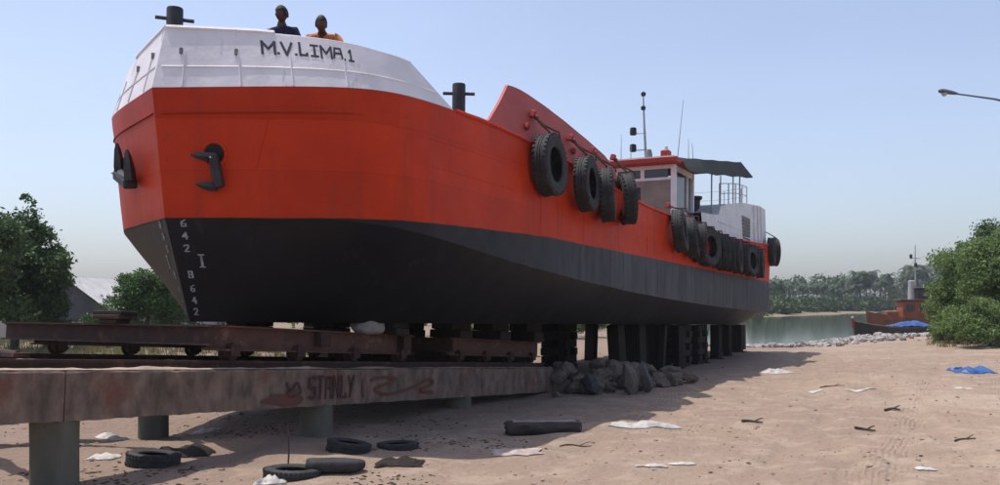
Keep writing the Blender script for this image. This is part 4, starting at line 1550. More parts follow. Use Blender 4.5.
# stones along the shore
def join_instances(name, meshes, placements, m, smooth=False):
    vs_, fs_ = [], []
    base = [(np.array([v.co for v in q.vertices]), [tuple(p.vertices) for p in q.polygons]) for q in meshes]
    off = 0
    for k, (loc, rot, sc) in enumerate(placements):
        V, F = base[k % len(base)]
        mm = np.array(Euler(rot).to_matrix())
        P = (V * np.array(sc)) @ mm.T + np.array(loc)
        vs_.append(P)
        fs_ += [tuple(i + off for i in f_) for f_ in F]
        off += len(V)
    me_ = bpy.data.meshes.new(name)
    me_.from_pydata(np.concatenate(vs_).tolist(), [], fs_)
    me_.materials.append(m)
    if smooth:
        me_.polygons.foreach_set('use_smooth', [True] * len(me_.polygons))
    return link(name, me_)
SMALL = [rock_mesh(40 + i, 1, .7) for i in range(6)]
pl = []
while len(pl) < 1500:
    t = rr.uniform(0, 1)
    seg = [(10.5, 45.5), (12.5, 44.8), (17.6, 47), (21.7, 51.5), (29.7, 62.3)]
    k = min(int(t * 4), 3)
    f_ = t * 4 - k
    x, y = lerp(seg[k][0], seg[k + 1][0], f_), lerp(seg[k][1], seg[k + 1][1], f_)
    d = abs(rr.gauss(0, 1))
    wid = 1.2 + 1.6 * t
    x += d * wid * .75 - .3
    y -= d * wid * .9 - .4
    sz = rr.uniform(.07, .24) * (1.4 if rr.random() < .1 else 1)
    pl.append(((x, y, gz(x, y) + sz * .2), (rr.uniform(-.4, .4), rr.uniform(-.4, .4), rr.uniform(0, 6)), (sz, sz * rr.uniform(.7, 1), sz)))
tag(join_instances('shore_stones', SMALL, pl, M['shorerock']), 'band of loose stones along the water edge', 'stones', kind='stuff')
# pebbles and clods over the yard
pl = []
for k in range(5200):
    Y = 7 + 30 * rr.random() ** 1.6
    X = rr.uniform(-.56, .6) * Y
    if rr.random() < .5 and vnoise(np.array([X * .6]), np.array([Y * .6]), 8)[0] < .02:
        continue
    sz = .006 + .028 * rr.random() ** 7 + .008 * rr.random()
    pl.append(((X, Y, gz(X, Y) + sz * .15), (0, 0, rr.uniform(0, 6)), (sz * 1.2, sz, sz * .8)))
M['pebble'] = mat('pebble', (.34, .25, .19), (.20, .15, .12), 3, .95, island=.5)
tag(join_instances('pebbles', [rock_mesh(60 + i, 1, .7) for i in range(4)], pl, M['pebble']), 'small stones and clods strewn over the sandy yard', 'pebbles', kind='stuff')

pl = []
for k in range(2600):
    Y = 7.6 + 7 * rr.random() ** 1.2
    X = rr.uniform(-.56, .03) * Y
    if vnoise(np.array([X * .9]), np.array([Y * .9]), 18)[0] < rr.uniform(-.1, .3):
        continue
    sz = rr.uniform(.010, .035)
    pl.append(((X, Y, gz(X, Y) + sz * .12), (rr.uniform(-.3, .3), rr.uniform(-.3, .3), rr.uniform(0, 6)), (sz * 1.6, sz * .8, sz * .35)))
M['debris'] = mat('dry_leaf_litter', (.10, .065, .045), (.05, .036, .028), 3, .95, island=.6)
tag(join_instances('leaf_litter', [rock_mesh(70 + i, 1, .7) for i in range(4)], pl, M['debris']), 'dry leaf litter and dirt strewn around the slipway posts', 'litter', kind='stuff')
# ------------------------------------------------------------------ litter on the yard
SCRAP = tyre_mesh(.42, .22, 'scrap_tyre')
def ground_tyre(px, py, lab, size=1.0, tilt=(0, 0), sink=.02):
    p = on_ground(px, py)
    p.y += .2
    g = gz(p.x, p.y)
    o = tag(link('scrap_tyre', SCRAP, None, (p.x, p.y, g + .11 * size - sink), (R(90) + tilt[0], tilt[1], random.uniform(0, 3))), lab, 'tyre', 'old tyres lying on the ground')
    o.scale = (size,) * 3
    return o
ground_tyre(146, 470, 'old tyre lying flat under the beam between the two front posts', .66, (.08, .05))
ground_tyre(346, 453, 'old tyre lying flat on the sand beside the second beam post', .62, (.10, .12))
ground_tyre(396, 449, 'thin old tyre lying flat at the shadow edge', .60, (-.03, 0), .07)
ground_tyre(288, 478, 'old tyre half filled with rubbish in front of the beam', .70, (.05, 0), .05)
o = sack_mesh(3.3, .32, .12, .075).build('rubber_strip', M['rubber'], None, True, 80)
p = on_ground(334, 472)
o.location = (p.x, p.y, gz(p.x, p.y) + .07)
o.rotation_euler = (0, .05, .35)
tag(o, 'crumpled strip of black rubber beside the rubbish filled tyre', 'rubber')

def crumple(px, py, w, d, h, m, lab, cat, name='plastic_sheet', rz=0.0, seed=0):
    p = on_ground(px, py)
    g = gz(p.x, p.y)
    rows_t, rows_b = [], []
    n_, m_ = 18, 12
    for j in range(m_ + 1):
        rt, rb = [], []
        for i in range(n_ + 1):
            a, b = i / n_ * 2 - 1, j / m_ * 2 - 1
            v = Vector((a * 2 + seed, b * 2, seed * 1.7))
            x = a * w / 2 * (1 + .25 * mnoise.noise(v * 1.3))
            y = b * d / 2 * (1 + .35 * mnoise.noise(v * 1.1 + Vector((9, 0, 0))))
            z = h * max(0, .40 + .55 * mnoise.noise(v * 1.0) + .22 * abs(mnoise.noise(v * 2.6))) * (1 - max(abs(a), abs(b)) ** 3) + .012
            wx, wy = x * math.cos(rz) - y * math.sin(rz), x * math.sin(rz) + y * math.cos(rz)
            zz = gz(p.x + wx, p.y + wy) - g
            rt.append((wx, wy, zz + z))
            rb.append((wx, wy, zz + z - .01))
        rows_t.append(rt)
        rows_b.append(rb)
    o = MB().grid(rows_t).grid(rows_b).build(name, M[m], None, True, 60)
    o.location = (p.x, p.y, g)
    return tag(o, lab, cat)
crumple(646, 427, .95, .30, .09, 'plastic', 'long white plastic sheet on the sand by the rubble heap', 'litter', rz=.05, seed=1)
crumple(516, 451, .55, .40, .07, 'cloth_pink', 'crumpled pale rag on the sand in front of the charred log', 'litter', 'rag', seed=2)
crumple(655, 467, .24, .14, .03, 'plastic', 'small white scrap at the front of the open sand', 'litter', 'paper_scrap', seed=3)
crumple(682, 463, .30, .14, .03, 'plastic', 'small pale scrap on the sand right of the white one', 'litter', 'paper_scrap', seed=4)
crumple(776, 373, .75, .5, .14, 'plastic', 'white plastic heap on the sand near the stern', 'litter', seed=5)
crumple(861, 391, .55, .3, .05, 'plastic', 'white scrap on the open sand towards the bushes', 'litter', 'paper_scrap', seed=6)
crumple(972, 374, .85, .8, .20, 'blue', 'crumpled blue tarpaulin on the sand beside the bushes', 'tarpaulin', 'blue_tarpaulin', seed=7)
crumple(815, 392, .25, .16, .05, 'plastic', 'tiny white scrap in the middle of the open sand', 'litter', 'paper_scrap', seed=8)
crumple(271, 481, .28, .22, .12, 'plastic', 'white plastic bag stuffed beside the rubbish filled tyre', 'litter', 'plastic_bag', seed=9)
crumple(286, 478, .12, .12, .12, 'plastic', 'small pale bag at the foot of the upright stick', 'litter', 'plastic_bag', seed=10)
crumple(112, 428, .45, .25, .08, 'plastic', 'white litter beyond the beam at the far side of the slip', 'litter', 'plastic_bag', seed=11)
crumple(104, 462, .30, .2, .06, 'plastic', 'white litter beside the tyre under the beam', 'litter', 'plastic_bag', seed=12)
crumple(206, 420, .4, .25, .07, 'plastic', 'pale litter under the far beam by its posts', 'litter', 'plastic_bag', seed=13)
crumple(400, 464, .5, .3, .10, 'timber', 'small heap of brown leaves and rags on the sand', 'litter', 'leaf_heap', seed=14)
crumple(640, 466, .1, .08, .02, 'plastic', 'tiny white fleck on the front sand', 'litter', 'paper_scrap', seed=15)
crumple(925, 473, .2, .12, .02, 'plastic', 'white scrap in the wheel tracks at the front', 'litter', 'paper_scrap', seed=16)
crumple(965, 391, .35, .22, .06, 'plastic', 'pale scrap in front of the blue tarpaulin', 'litter', 'paper_scrap', seed=17)
crumple(182, 456, .7, .35, .14, 'timber', 'heap of dark refuse under the near beam', 'litter', 'refuse_heap', seed=18)

# charred log
p = on_ground(543, 434)
log = thing('charred_log', 'charred half-round log with a pale split top lying on the sand', 'log', (p.x, p.y + .1, gz(p.x, p.y)), (0, 0, .06))
rows = []
for i in range(33):
    t = i / 32
    x = lerp(-.50, .52, t)
    row = []
    for j in range(19):
        a = 2 * math.pi * (j % 18) / 18
        v = Vector((x * 3, math.cos(a), math.sin(a)))
        r_ = (.105 + .02 * math.sin(t * 3.1)) * (1 + .22 * mnoise.noise(v * 1.4) + .10 * mnoise.noise(v * 4)) * (1 if 0 < i < 32 else .55)
        row.append((x + .04 * mnoise.noise(v * 2.2), math.cos(a) * r_ * 1.15, .085 + min(math.sin(a) * r_, .075)))
    rows.append(row)
MB().grid(rows).add(rows[0][:18], [tuple(range(18))]).add(rows[-1][:18], [tuple(range(18))]).build('trunk', M['boat_dark'], log, True, 50)
rows = [[], [], []]
for i in range(24):
    x = lerp(-.40, .44, i / 23)
    k = mnoise.noise(Vector((x * 6, 0, 0)))
    rows[0].append((x, -.075 + .02 * k, .160 + .006 * k))
    rows[1].append((x, .0 + .02 * k, .176 + .012 * mnoise.noise(Vector((x * 9, 3, 0)))))
    rows[2].append((x, .075 + .02 * k, .160))
MB().grid(rows).build('split_top', M['sackcloth'], log)
def stick(px, py, L, rz, lab, r=.012, up=0.0):
    p = on_ground(px, py)
    g = gz(p.x, p.y)
    d = Vector((math.cos(rz) * math.cos(up), math.sin(rz) * math.cos(up), math.sin(up)))
    pts = []
    for i in range(6):
        t = i / 5
        q = d * L * t
        if up == 0:
            q.z = gz(p.x + q.x, p.y + q.y) - g + r
        q += Vector((0, .03 * math.sin(t * 5), .0))
        pts.append(q)
    mb = MB().tube(pts, [r, r, r * .9, r * .8, r * .7, r * .5], 6)
    if up == 0:
        q = pts[3]
        mb.tube([q, q + Vector((.10, .07, .03)), q + Vector((.17, .15, .03))], [r * .6, r * .5, r * .3], 5)
    o = mb.build('stick', M['bark'], None, True)
    o.location = (p.x, p.y, g)
    return tag(o, lab, 'stick', 'sticks on the sand')
stick(288, 466, .46, 0, 'thin stick standing upright in the sand by the rubbish filled tyre', .010, R(89))
stick(742, 424, .30, .1, 'dark short stick on the sand below the stern', .02)
stick(820, 388, .5, .05, 'thin long twig on the open sand', .012)
stick(885, 411, .28, .3, 'dark stick on the sand in the middle of the wheel tracks', .022)
stick(855, 430, .25, -.3, 'crooked root lump on the sand between the tracks', .022)
stick(955, 438, .35, .4, 'branching twig on the sand near the frame edge below the tarpaulin', .014)
stick(560, 446, .4, .25, 'thin twig on the sand under the charred log', .010)

# ------------------------------------------------------------------ vegetation
def leaves(centers, radii, n, size, rs, squash=1.0, shape='leaf', aspect=.5, hollow=.55):
    """leaf-sized faces spread through clumps; returns vertices and faces"""
    centers = np.array(centers, float)
    radii = np.array(radii, float)
    wgt = radii ** 2
    ci = rs.choice(len(centers), n, p=wgt / wgt.sum())
    d = rs.normal(size=(n, 3))
    d /= np.linalg.norm(d, axis=1)[:, None]
    rad = radii[ci] * (hollow + (1 - hollow) * rs.random(n)) ** 1.0
    rad *= 1 + .25 * rs.normal(size=n)
    P = centers[ci] + d * rad[:, None] * np.array([1, 1, squash])
    a = d * .6 + rs.normal(size=(n, 3)) * .6 + np.array([0, 0, -.15])
    a /= np.linalg.norm(a, axis=1)[:, None]
    b = np.cross(a, rs.normal(size=(n, 3)))
    b /= np.linalg.norm(b, axis=1)[:, None] + 1e-9
    s = size * (.4 + 1.2 * rs.random(n))
    L, W = a * s[:, None], b * (s * aspect)[:, None]
    V = np.stack([P - L * .5, P + W * .5, P + L * .5, P - W * .5], 1).reshape(-1, 3)
    F = np.arange(n * 4).reshape(-1, 4)
    return V, F
def leaf_object(name, V, F, m, parent=None):
    me_ = bpy.data.meshes.new(name)
    me_.from_pydata(V.tolist(), [], F.tolist())
    me_.materials.append(m)
    return link(name, me_, parent)
def grow(rs, base, h, spread, n_limb, r0):
    """trunk with limbs; returns MB and branch ends"""
    mb = MB()
    ends = []
    top = Vector((rs.normal() * .1, rs.normal() * .1, h))
    pts = [Vector((0, 0, -.2)), Vector((rs.normal() * .08, rs.normal() * .08, h * .35)), Vector((rs.normal() * .15, rs.normal() * .15, h * .65)), top]
    mb.tube(pts, [r0, r0 * .8, r0 * .55, r0 * .25], 8)
    for k in range(n_limb):
        t = rs.uniform(.25, .95)
        st = pts[1].lerp(pts[3], t)
        ang = 2.4 * k + rs.uniform(-.4, .4)
        L = spread * rs.uniform(.5, 1) * (1.1 - .4 * t)
        e = st + Vector((math.cos(ang) * L, math.sin(ang) * L, L * rs.uniform(.15, .7)))
        mid = st.lerp(e, .5) + Vector((0, 0, .12 * L))
        mb.tube([st, mid, e], [r0 * .35, r0 * .22, r0 * .08], 6)
        ends.append(e)
        for q in range(2):
            e2 = mid + Vector((rs.normal(), rs.normal(), abs(rs.normal()))) * L * .35
            mb.tube([mid, mid.lerp(e2, .5) + Vector((0, 0, .05)), e2], [r0 * .16, r0 * .1, r0 * .04], 5)
            ends.append(e2)
    ends.append(top)
    return mb, ends
def tree(px, Y, h, spread, n_leaf, leaf, m, label, seed, clump=.6, limbs=10, squash=.75, name='tree', cat='tree', group=None, dx=0, low=.0):
    rs = np.random.default_rng(seed)
    X = (px - CX) / FPX * Y + dx
    g = gz(X, Y)
    t = thing(name, label, cat, (X, Y, g), (0, 0, 0), group)
    mb, ends = grow(rs, None, h * .8, spread, limbs, .05 + .022 * h)
    mb.build('trunk', M['bark'], t, True, 60)
    cs = [tuple(e) for e in ends]
    rad = [clump * rs.uniform(.6, 1.25) for _ in cs]
    for _ in range(int(limbs * (1 + low * 2))):
        a = rs.uniform(0, 6.28)
        q = spread * math.sqrt(rs.uniform(.1, 1)) * .9
        cs.append((math.cos(a) * q, math.sin(a) * q, h * rs.uniform(.28 if low else .45, .9) * (1 - .25 * q / spread)))
        rad.append(clump * rs.uniform(.5, 1))
    for _ in range(26 if 'thorn' in name else 10):      # loose sprays that break the outline
        a, el = rs.uniform(0, 6.28), rs.uniform(.1, 1.4)
        q = rs.uniform(.9, 1.25)
        cs.append((math.cos(a) * math.cos(el) * spread * q, math.sin(a) * math.cos(el) * spread * q, h * (.35 + .62 * math.sin(el)) * min(q, 1.12)))
        rad.append(clump * rs.uniform(.18, .42))
    V, F = leaves(cs, rad, n_leaf, leaf, rs, squash)
    V[:, 2] = np.maximum(V[:, 2], .05)
    leaf_object('crown', V, F, M[m], t)
    return t
# left: dark tree, a lower one beside it, shrub tree by the bow
tree(14, 31, 5.0, 1.7, 34000, .13, 'leaf_dark', 'tall dark leafy tree at the edge beside the gabled house', 11, .46, 22, low=1)
tree(46, 33, 3.4, .95, 12000, .12, 'leaf_dark', 'lower dark tree leaning out towards the gabled house', 12, .34, 12, low=1)
tree(-22, 28, 4.8, 1.6, 12000, .14, 'leaf_dark', 'dark tree half outside the picture by the slipway', 13, .6, 9, low=1)
tree(152, 37, 3.1, 1.35, 26000, .11, 'leaf_mid', 'bright green bushy tree behind the stem of the ship', 14, .45, 13, low=1)
tree(178, 40, 2.2, 1.2, 12000, .11, 'leaf_mid', 'low green bush behind the forefoot of the ship', 15, .42, 9, low=1)
tree(95, 34, 1.0, .9, 6000, .10, 'leaf_mid', 'low weedy bush in front of the house gable', 21, .3, 6, low=1)
# right: feathery thorn bushes and a taller dark tree
GB = 'thorn bushes on the bank'
tree(975, 38, 3.9, 1.75, 60000, .10, 'leaf_light', 'broad feathery thorn bush standing next to the moored boat', 31, .5, 17, low=2, name='thorn_bush', cat='bush', group=GB)
tree(1008, 35, 4.3, 1.8, 50000, .10, 'leaf_light', 'feathery thorn bush cut by the picture edge', 32, .5, 16, low=2, name='thorn_bush', cat='bush', group=GB)
tree(952, 42, 2.3, 1.15, 26000, .10, 'leaf_light', 'low sprawling thorn bush touching the moored boat', 33, .4, 12, low=2, name='thorn_bush', cat='bush', group=GB)
tree(990, 34, 1.3, 1.5, 24000, .09, 'leaf_light', 'lowest thorn bush behind the blue tarpaulin', 36, .35, 10, low=2, name='thorn_bush', cat='bush', group=GB)
tree(957, 37, .9, 1.0, 14000, .09, 'leaf_light', 'knee high thorn scrub on the stones before the broad bush', 37, .32, 8, low=2, name='thorn_bush', cat='bush', group=GB)
tree(1002, 44, 6.2, 1.4, 16000, .12, 'leaf_dark', 'taller dark tree rising behind the thorn bushes', 34, .55, 9)
# land beyond the hull on the inner side
for k, (px, Y, h) in enumerate(((560, 52, 1.6), (590, 55, 1.9), (520, 50, 1.8), (480, 49, 2.0), (640, 60, 1.5))):
    tree(px, Y, h, 1.6, 6000, .14, 'leaf_mid', f'{ORD[k]} low bush seen under the hull', 50 + k, .45, 8, low=1, name='bush', cat='bush', group='low bushes seen under the hull')

# coconut palms on the far shore
def palm_mesh(seed):
    rs = np.random.default_rng(seed)
    h = 1.0
    cur = rs.uniform(-.12, .12, 2)
    tr = MB().tube([(0, 0, -.05), (cur[0] * .2, cur[1] * .2, .35), (cur[0] * .6, cur[1] * .6, .7), (cur[0], cur[1], .97)], [.020, .015, .013, .011], 6)
    V, F = [], []
    top = Vector((cur[0], cur[1], .97))
    nf = 20
    for k in range(nf):
        az = k * 2.399 + rs.uniform(-.2, .2)
        el = rs.uniform(-.5, 1.15)
        L = rs.uniform(.26, .36)
        d = Vector((math.cos(az) * math.cos(el), math.sin(az) * math.cos(el), math.sin(el)))
        side = Vector((-math.sin(az), math.cos(az), 0))
        prev = top
        pts = [top]
        n_ = 7
        for i in range(1, n_ + 1):
            d = (d + Vector((0, 0, -.16 - .05 * i))).normalized()
            pts.append(pts[-1] + d * L / n_)
        for i in range(1, n_ + 1):
            dd = (pts[i] - pts[i - 1])
            ln = .085 * math.sin(math.pi * (.15 + .8 * i / n_)) + .02
            for sg in (-1, 1):
                a = pts[i - 1]
                tip = a.lerp(pts[i], .9) + side * sg * ln + Vector((0, 0, -ln * .55)) + dd * .5
                o = len(V)
                V += [tuple(a), tuple(pts[i]), tuple(tip)]
                F.append((o, o + 1, o + 2))
    cm = bpy.data.meshes.new('crown')
    cm.from_pydata(V, [], F)
    cm.materials.append(M['palm'])
    return tr.mesh('trunk', M['bark'], True), cm
PALMS = [palm_mesh(70 + i) for i in range(6)]
pr = random.Random(5)
FAR = [(22, 110), (34, 128), (62, 173), (96, 217), (140, 240), (182, 263)]
def far_pt(t, back):
    k = min(int(t * (len(FAR) - 1)), len(FAR) - 2)
    f_ = t * (len(FAR) - 1) - k
    x, y = lerp(FAR[k][0], FAR[k + 1][0], f_), lerp(FAR[k][1], FAR[k + 1][1], f_)
    return x - back * .7, y + back * .7
n_p = 0
for k in range(700):
    px = pr.uniform(748, 965)
    t = pr.uniform(.02, 1)
    back = pr.uniform(6, 60)
    x, y = far_pt(t, back)
    q = CX + FPX * x / y
    if not 742 < q < 960:
        continue
    want = table([(742, 286), (790, 288), (820, 290), (840, 284), (860, 279), (900, 274), (960, 267)], q) + pr.uniform(-6, 9)
    g = gz(x, y)
    h = CAM_H + (HORIZON - want) / FPX * y - g
    if not 4.5 < h < 17:
        continue
    a, b = PALMS[n_p % 6]
    o = thing('coconut_palm', 'coconut palm in the grove on the far shore of the lagoon', 'palm', (x, y, g), (0, 0, pr.uniform(0, 6)), 'palms on the far shore')
    link('trunk', a, o)
    link('crown', b, o)
    o.scale = (h * pr.uniform(.85, 1.15), h * pr.uniform(.85, 1.15), h)
    n_p += 1
    if n_p >= 95:
        break
# scrub between the palms and the water
rs = np.random.default_rng(99)
cs, rad = [], []
for k in range(620):
    t = rs.uniform(0, 1)
    back = rs.uniform(2, 70) if k > 220 else rs.uniform(2.0, 9)
    x, y = far_pt(t, back)
    r_ = rs.uniform(1.0, 2.3) * (.5 + y / 360)
    cs.append((x, y, gz(x, y) + r_ * .6 + (rs.uniform(0, .9) if back > 25 else 0) + (rs.uniform(.5, 3.6) * (y / 170) if back > 42 else 0)))
    rad.append(r_)
V, F = leaves(cs, rad, 85000, .75, rs, .75, hollow=.6)
tag(leaf_object('shore_scrub', V, F, M['shrub']), 'low green scrub along the far shore under the palms', 'scrub', kind='stuff')
# dense inner scrub of the left shore, weeds and grass behind the slipway
cs, rad = [], []
for k in range(200):
    x, y = rs.uniform(-70, 12), rs.uniform(58, 130)
    r_ = rs.uniform(.8, 1.8)
    cs.append((x, y, gz(x, y) + r_ * .4))
    rad.append(r_)
V, F = leaves(cs, rad, 30000, .45, rs, .7)
tag(leaf_object('distant_scrub', V, F, M['leaf_mid']), 'scrubby green ground cover beyond the slipway', 'scrub', kind='stuff')
def tufts(name, pts, blades, h, m, label):
    V, F = [], []
    for x, y in pts:
        g = gz(x, y)
        for _ in range(blades):
            a = rs.uniform(0, 6.28)
            hh = h * rs.uniform(.5, 1.2)
            bx, by = x + rs.normal() * .08, y + rs.normal() * .08
            lx_, ly_ = math.cos(a) * hh * .5, math.sin(a) * hh * .5
            w = .012 + hh * .02
            o = len(V)
            V += [(bx - w * math.sin(a), by + w * math.cos(a), g - .01), (bx + w * math.sin(a), by - w * math.cos(a), g - .01), (bx + lx_, by + ly_, g + hh)]
            F.append((o, o + 1, o + 2))
    me_ = bpy.data.meshes.new(name)
    me_.from_pydata(V, [], F)
    me_.materials.append(M[m])
    return tag(link(name, me_), label, 'grass', kind='stuff')
pts = [(rs.uniform(-24, -2), rs.uniform(17, 45)) for _ in range(2600)]
tufts('grass', pts, 9, .28, 'grass', 'green and dry grass growing behind the slipway')
pts = []
for _ in range(260):
    y = rs.uniform(35, 48)
    q = rs.uniform(930, 1010)
    pts.append(((q - CX) / FPX * y, y))
tufts('grass', pts, 7, .22, 'grass', 'weeds along the foot of the thorn bushes')

# ------------------------------------------------------------------ houses behind the trees
def sheet_roof(mb, p0, p1, p2, p3, n_=26, amp=.035):
    """corrugated sheet between ridge p0-p1 and eave p3-p2"""
    p0, p1, p2, p3 = map(Vector, (p0, p1, p2, p3))
    nrm = (p1 - p0).cross(p3 - p0).normalized()
    rows = []
    for j in range(2):
        row = []
        for i in range(n_ * 4 + 1):
            t = i / (n_ * 4)
            p = (p0.lerp(p1, t)).lerp(p3.lerp(p2, t), j)
            row.append(tuple(p + nrm * amp * math.sin(i * math.pi / 2)))
        rows.append(row)
    return mb.grid(rows)
def house(px0, px1, Y, ridge_y, eave_y, depth, label, wall, roofm, yaw, gable_front):
    X0, X1 = (px0 - CX) / FPX * Y, (px1 - CX) / FPX * Y
    cx_, w = (X0 + X1) / 2, (X1 - X0)
    g = gz(cx_, Y + depth / 2)
    zr, ze = CAM_H + (HORIZON - ridge_y) / FPX * Y - g, CAM_H + (HORIZON - eave_y) / FPX * Y - g
    t = thing('house', label, 'house', (cx_, Y + depth / 2, g), (0, 0, yaw))
    hw, hd = w / 2, depth / 2
    mb = MB()
    if gable_front:
        out = [(-hw + .2, 0), (hw - .2, 0), (hw - .2, ze), (0, zr - .05), (-hw + .2, ze)]
        mb.prism(out, -hd + .25, hd - .25)
        mb.build('wall', M[wall], t)
        r_ = MB()
        for sg in (-1, 1):
            sheet_roof(r_, (0, -hd, zr + .05), (0, hd, zr + .05), (sg * (hw + .15), hd, ze - .05), (sg * (hw + .15), -hd, ze - .05), int(depth * 3))
        r_.build('roof', M[roofm], t, True)
        MB().box((.4, -hd + .24, ze * .42), (.7, .06, ze * .5)).build('window', M['glass'], t)
        MB().box((-.8, -hd + .24, ze * .4), (.7, .07, ze * .8)).build('door', M['boat_brown'], t)
    else:
        out = [(-hd + .2, 0), (hd - .2, 0), (hd - .2, ze), (0, zr - .05), (-hd + .2, ze)]
        mb.prism(out, -hw + .25, hw - .25, 'x')
        mb.build('wall', M[wall], t)
        r_ = MB()
        for sg in (-1, 1):
            sheet_roof(r_, (-hw, 0, zr + .05), (hw, 0, zr + .05), (hw, sg * (hd + .25), ze - .05), (-hw, sg * (hd + .25), ze - .05), int(w * 3))
        r_.build('roof', M[roofm], t, True)
        for k in range(3):
            wd = MB().box((-hw + w * (k + .6) / 3.2, -hd + .19, ze * .55), (.9, .06, ze * .45)).build('window', M['glass'], t)
    return t
house(16, 108, 42, 277, 311, 11, 'small house with dark gable end and pale grey sheet roof', 'darkroof', 'sheet', 0, True)
house(90, 200, 58, 281, 312, 7, 'long plastered house mostly hidden behind the gabled house and bow', 'plaster', 'sheet', 0.06, False)
# low compound wall with a white gate pillar
wl_ = at(95, 330, 39.5)
t = thing('compound_wall', 'low grey compound wall with pillars in front of the houses', 'wall', (wl_.x, wl_.y, gz(wl_.x, wl_.y)))
MB().box((-1.2, 0, .45), (6.4, .16, .9)).build('wall', M['plaster'], t)
for x in (-4.4, -2.2, 0, 2.1):
    MB().box((x, 0, .58), (.3, .3, 1.16), bev=.02).build('pillar', M['plaster'], t)

# ------------------------------------------------------------------ boats
def boat_hull(mb, L, B, D, sheer, n_=24):
    rows = []
    prof = [(0, 0), (.45, .04), (.8, .25), (.95, .6), (1, 1)]
    for i in range(n_ + 1):
        t = i / n_ * 2 - 1
        w = (1 - abs(t) ** 2.6) * B / 2 + .02
        up = sheer * t * t
        row = []
        for a, b in prof[::-1]:
            row.append((t * L / 2 * (1 + .05 * b), -a * w, b * (D + up) + (1 - b) * up * .25))
        for a, b in prof[1:]:
            row.append((t * L / 2 * (1 + .05 * b), a * w, b * (D + up) + (1 - b) * up * .25))
        rows.append(row)
    return mb.grid(rows)
bp_ = at(893, 339, 57.5)
boat = thing('wooden_boat', 'dark open wooden boat moored at the stony shore', 'boat', (bp_.x + .55, bp_.y, WATER_Z - .18), (0, 0, R(6)))
hb = boat_hull(MB(), 6.2, 1.7, .95, .42).build('hull', M['boat_dark'], boat, True, 50)
for sg in (-1, 1):
    pts = []
    for i in range(25):
        t = i / 24 * 2 - 1
        pts.append((t * 3.1 * 1.05, sg * ((1 - abs(t) ** 2.6) * .85 + .02), .95 + .42 * t * t))
    MB().tube(pts, .06, 6).build('gunwale', M['boat_brown'], boat, True)
for x in (-1.8, -.6, .6):
    MB().box((x, 0, .78), (.22, 1.5, .05)).build('thwart', M['boat_brown'], boat)
MB().box((-.2, 0, .55), (4.6, 1.3, .04)).build('floor_boards', M['boat_brown'], boat)
MB().tube([(-3.2, 0, .9), (-3.28, 0, 1.55)], [.10, .08], 8).build('stem_post', M['hookred'], boat, True)
MB().lathe([(0, 0), (.09, 0), (.07, .12), (0, .14)], 10, c=(-3.28, 0, 1.55)).build('post_cap', M['plastic'], boat, True)
# blue cover heaped on the boat
rows = []
for j in range(13):
    row = []
    for i in range(19):
        a, b = i / 18 * 2 - 1, j / 12 * 2 - 1
        z = 1.0 + .26 * (1 - abs(b) ** 2) * (1 - abs(a) ** 3) * (1 + .5 * a) + .12 * mnoise.noise(Vector((a * 3, b * 3, 2))) + .05 * mnoise.noise(Vector((a * 9, b * 8, 2)))
        row.append((a * 1.15 + .1 * b, b * .9, z))
    rows.append(row)
tp = MB().grid(rows).build('blue_cover', M['blue'], None, True, 70)
tp.location = (bp_.x + 1.0, bp_.y + .04, WATER_Z - .12)
tp.rotation_euler = (0, 0, R(6))
tag(tp, 'bright blue cover heaped over the moored wooden boat', 'tarpaulin')
# rusty orange fishing vessel behind it
ov = at(908, 322, 74)
vs2 = thing('fishing_vessel', 'rusty orange fishing vessel with pale funnel and mast behind the wooden boat', 'boat', (ov.x + 1.2, ov.y, WATER_Z - .3), (0, 0, R(-8)))
boat_hull(MB(), 8.5, 3.0, 1.35, .6).build('hull', M['orange'], vs2, True, 50)
MB().box((0, 0, 1.2), (6.6, 2.0, .06)).build('deck', M['boat_brown'], vs2)
MB().box((-.1, 0, 2.0), (3.4, 1.8, 1.6), bev=.06).build('cabin', M['orange'], vs2)
MB().box((-.1, 0, 2.86), (3.8, 2.1, .12), bev=.03).build('cabin_roof', M['boat_brown'], vs2)
MB().box((.3, 0, 3.35), (1.9, 1.5, .86), bev=.05).build('upper_cabin', M['boat_dark'], vs2)
MB().box((.3, 0, 3.84), (2.2, 1.8, .10), bev=.03).build('cabin_roof', M['boat_brown'], vs2)
for x in (-1.2, -.2, .8):
    MB().box((x, -.91, 2.25), (.6, .05, .5)).build('cabin_window', M['glass'], vs2)
for x in (-.2, .7):
    MB().box((x, -.77, 3.42), (.55, .05, .4)).build('cabin_window', M['glass'], vs2)
MB().box((-2.5, 0, 1.6), (.9, 1.3, .7), bev=.05).build('fish_hold', M['orange'], vs2)
MB().lathe([(0, 0), (.30, 0), (.27, 1.5), (.22, 1.55), (0, 1.5)], 14, c=(-.85, 0, 2.92)).build('funnel', M['plaster'], vs2, True)
ms_ = MB().tube([(-.5, .2, 2.9), (-.5, .2, 5.0), (-.52, .2, 7.4)], [.08, .06, .03], 6).build('mast', M['galv'], vs2, True)
MB().tube([(-.9, .2, 6.3), (-.1, .2, 6.3)], .035, 5).build('cross_tree', M['galv'], ms_)
MB().lathe([(0, 0), (.12, 0), (.12, .3), (0, .36)], 8, c=(-.85, .2, 6.3)).build('lamp', M['dark'], ms_)
MB().lathe([(0, 0), (.12, 0), (.12, .3), (0, .36)], 8, c=(-.48, .2, 5.6)).build('lamp', M['dark'], ms_)
for y0 in (-.9, .9):
    MB().tube([(-3.9, 0, 1.8), (-.5, .2, 6.2)], .012, 4).build('stay', M['dark'], ms_)
    break

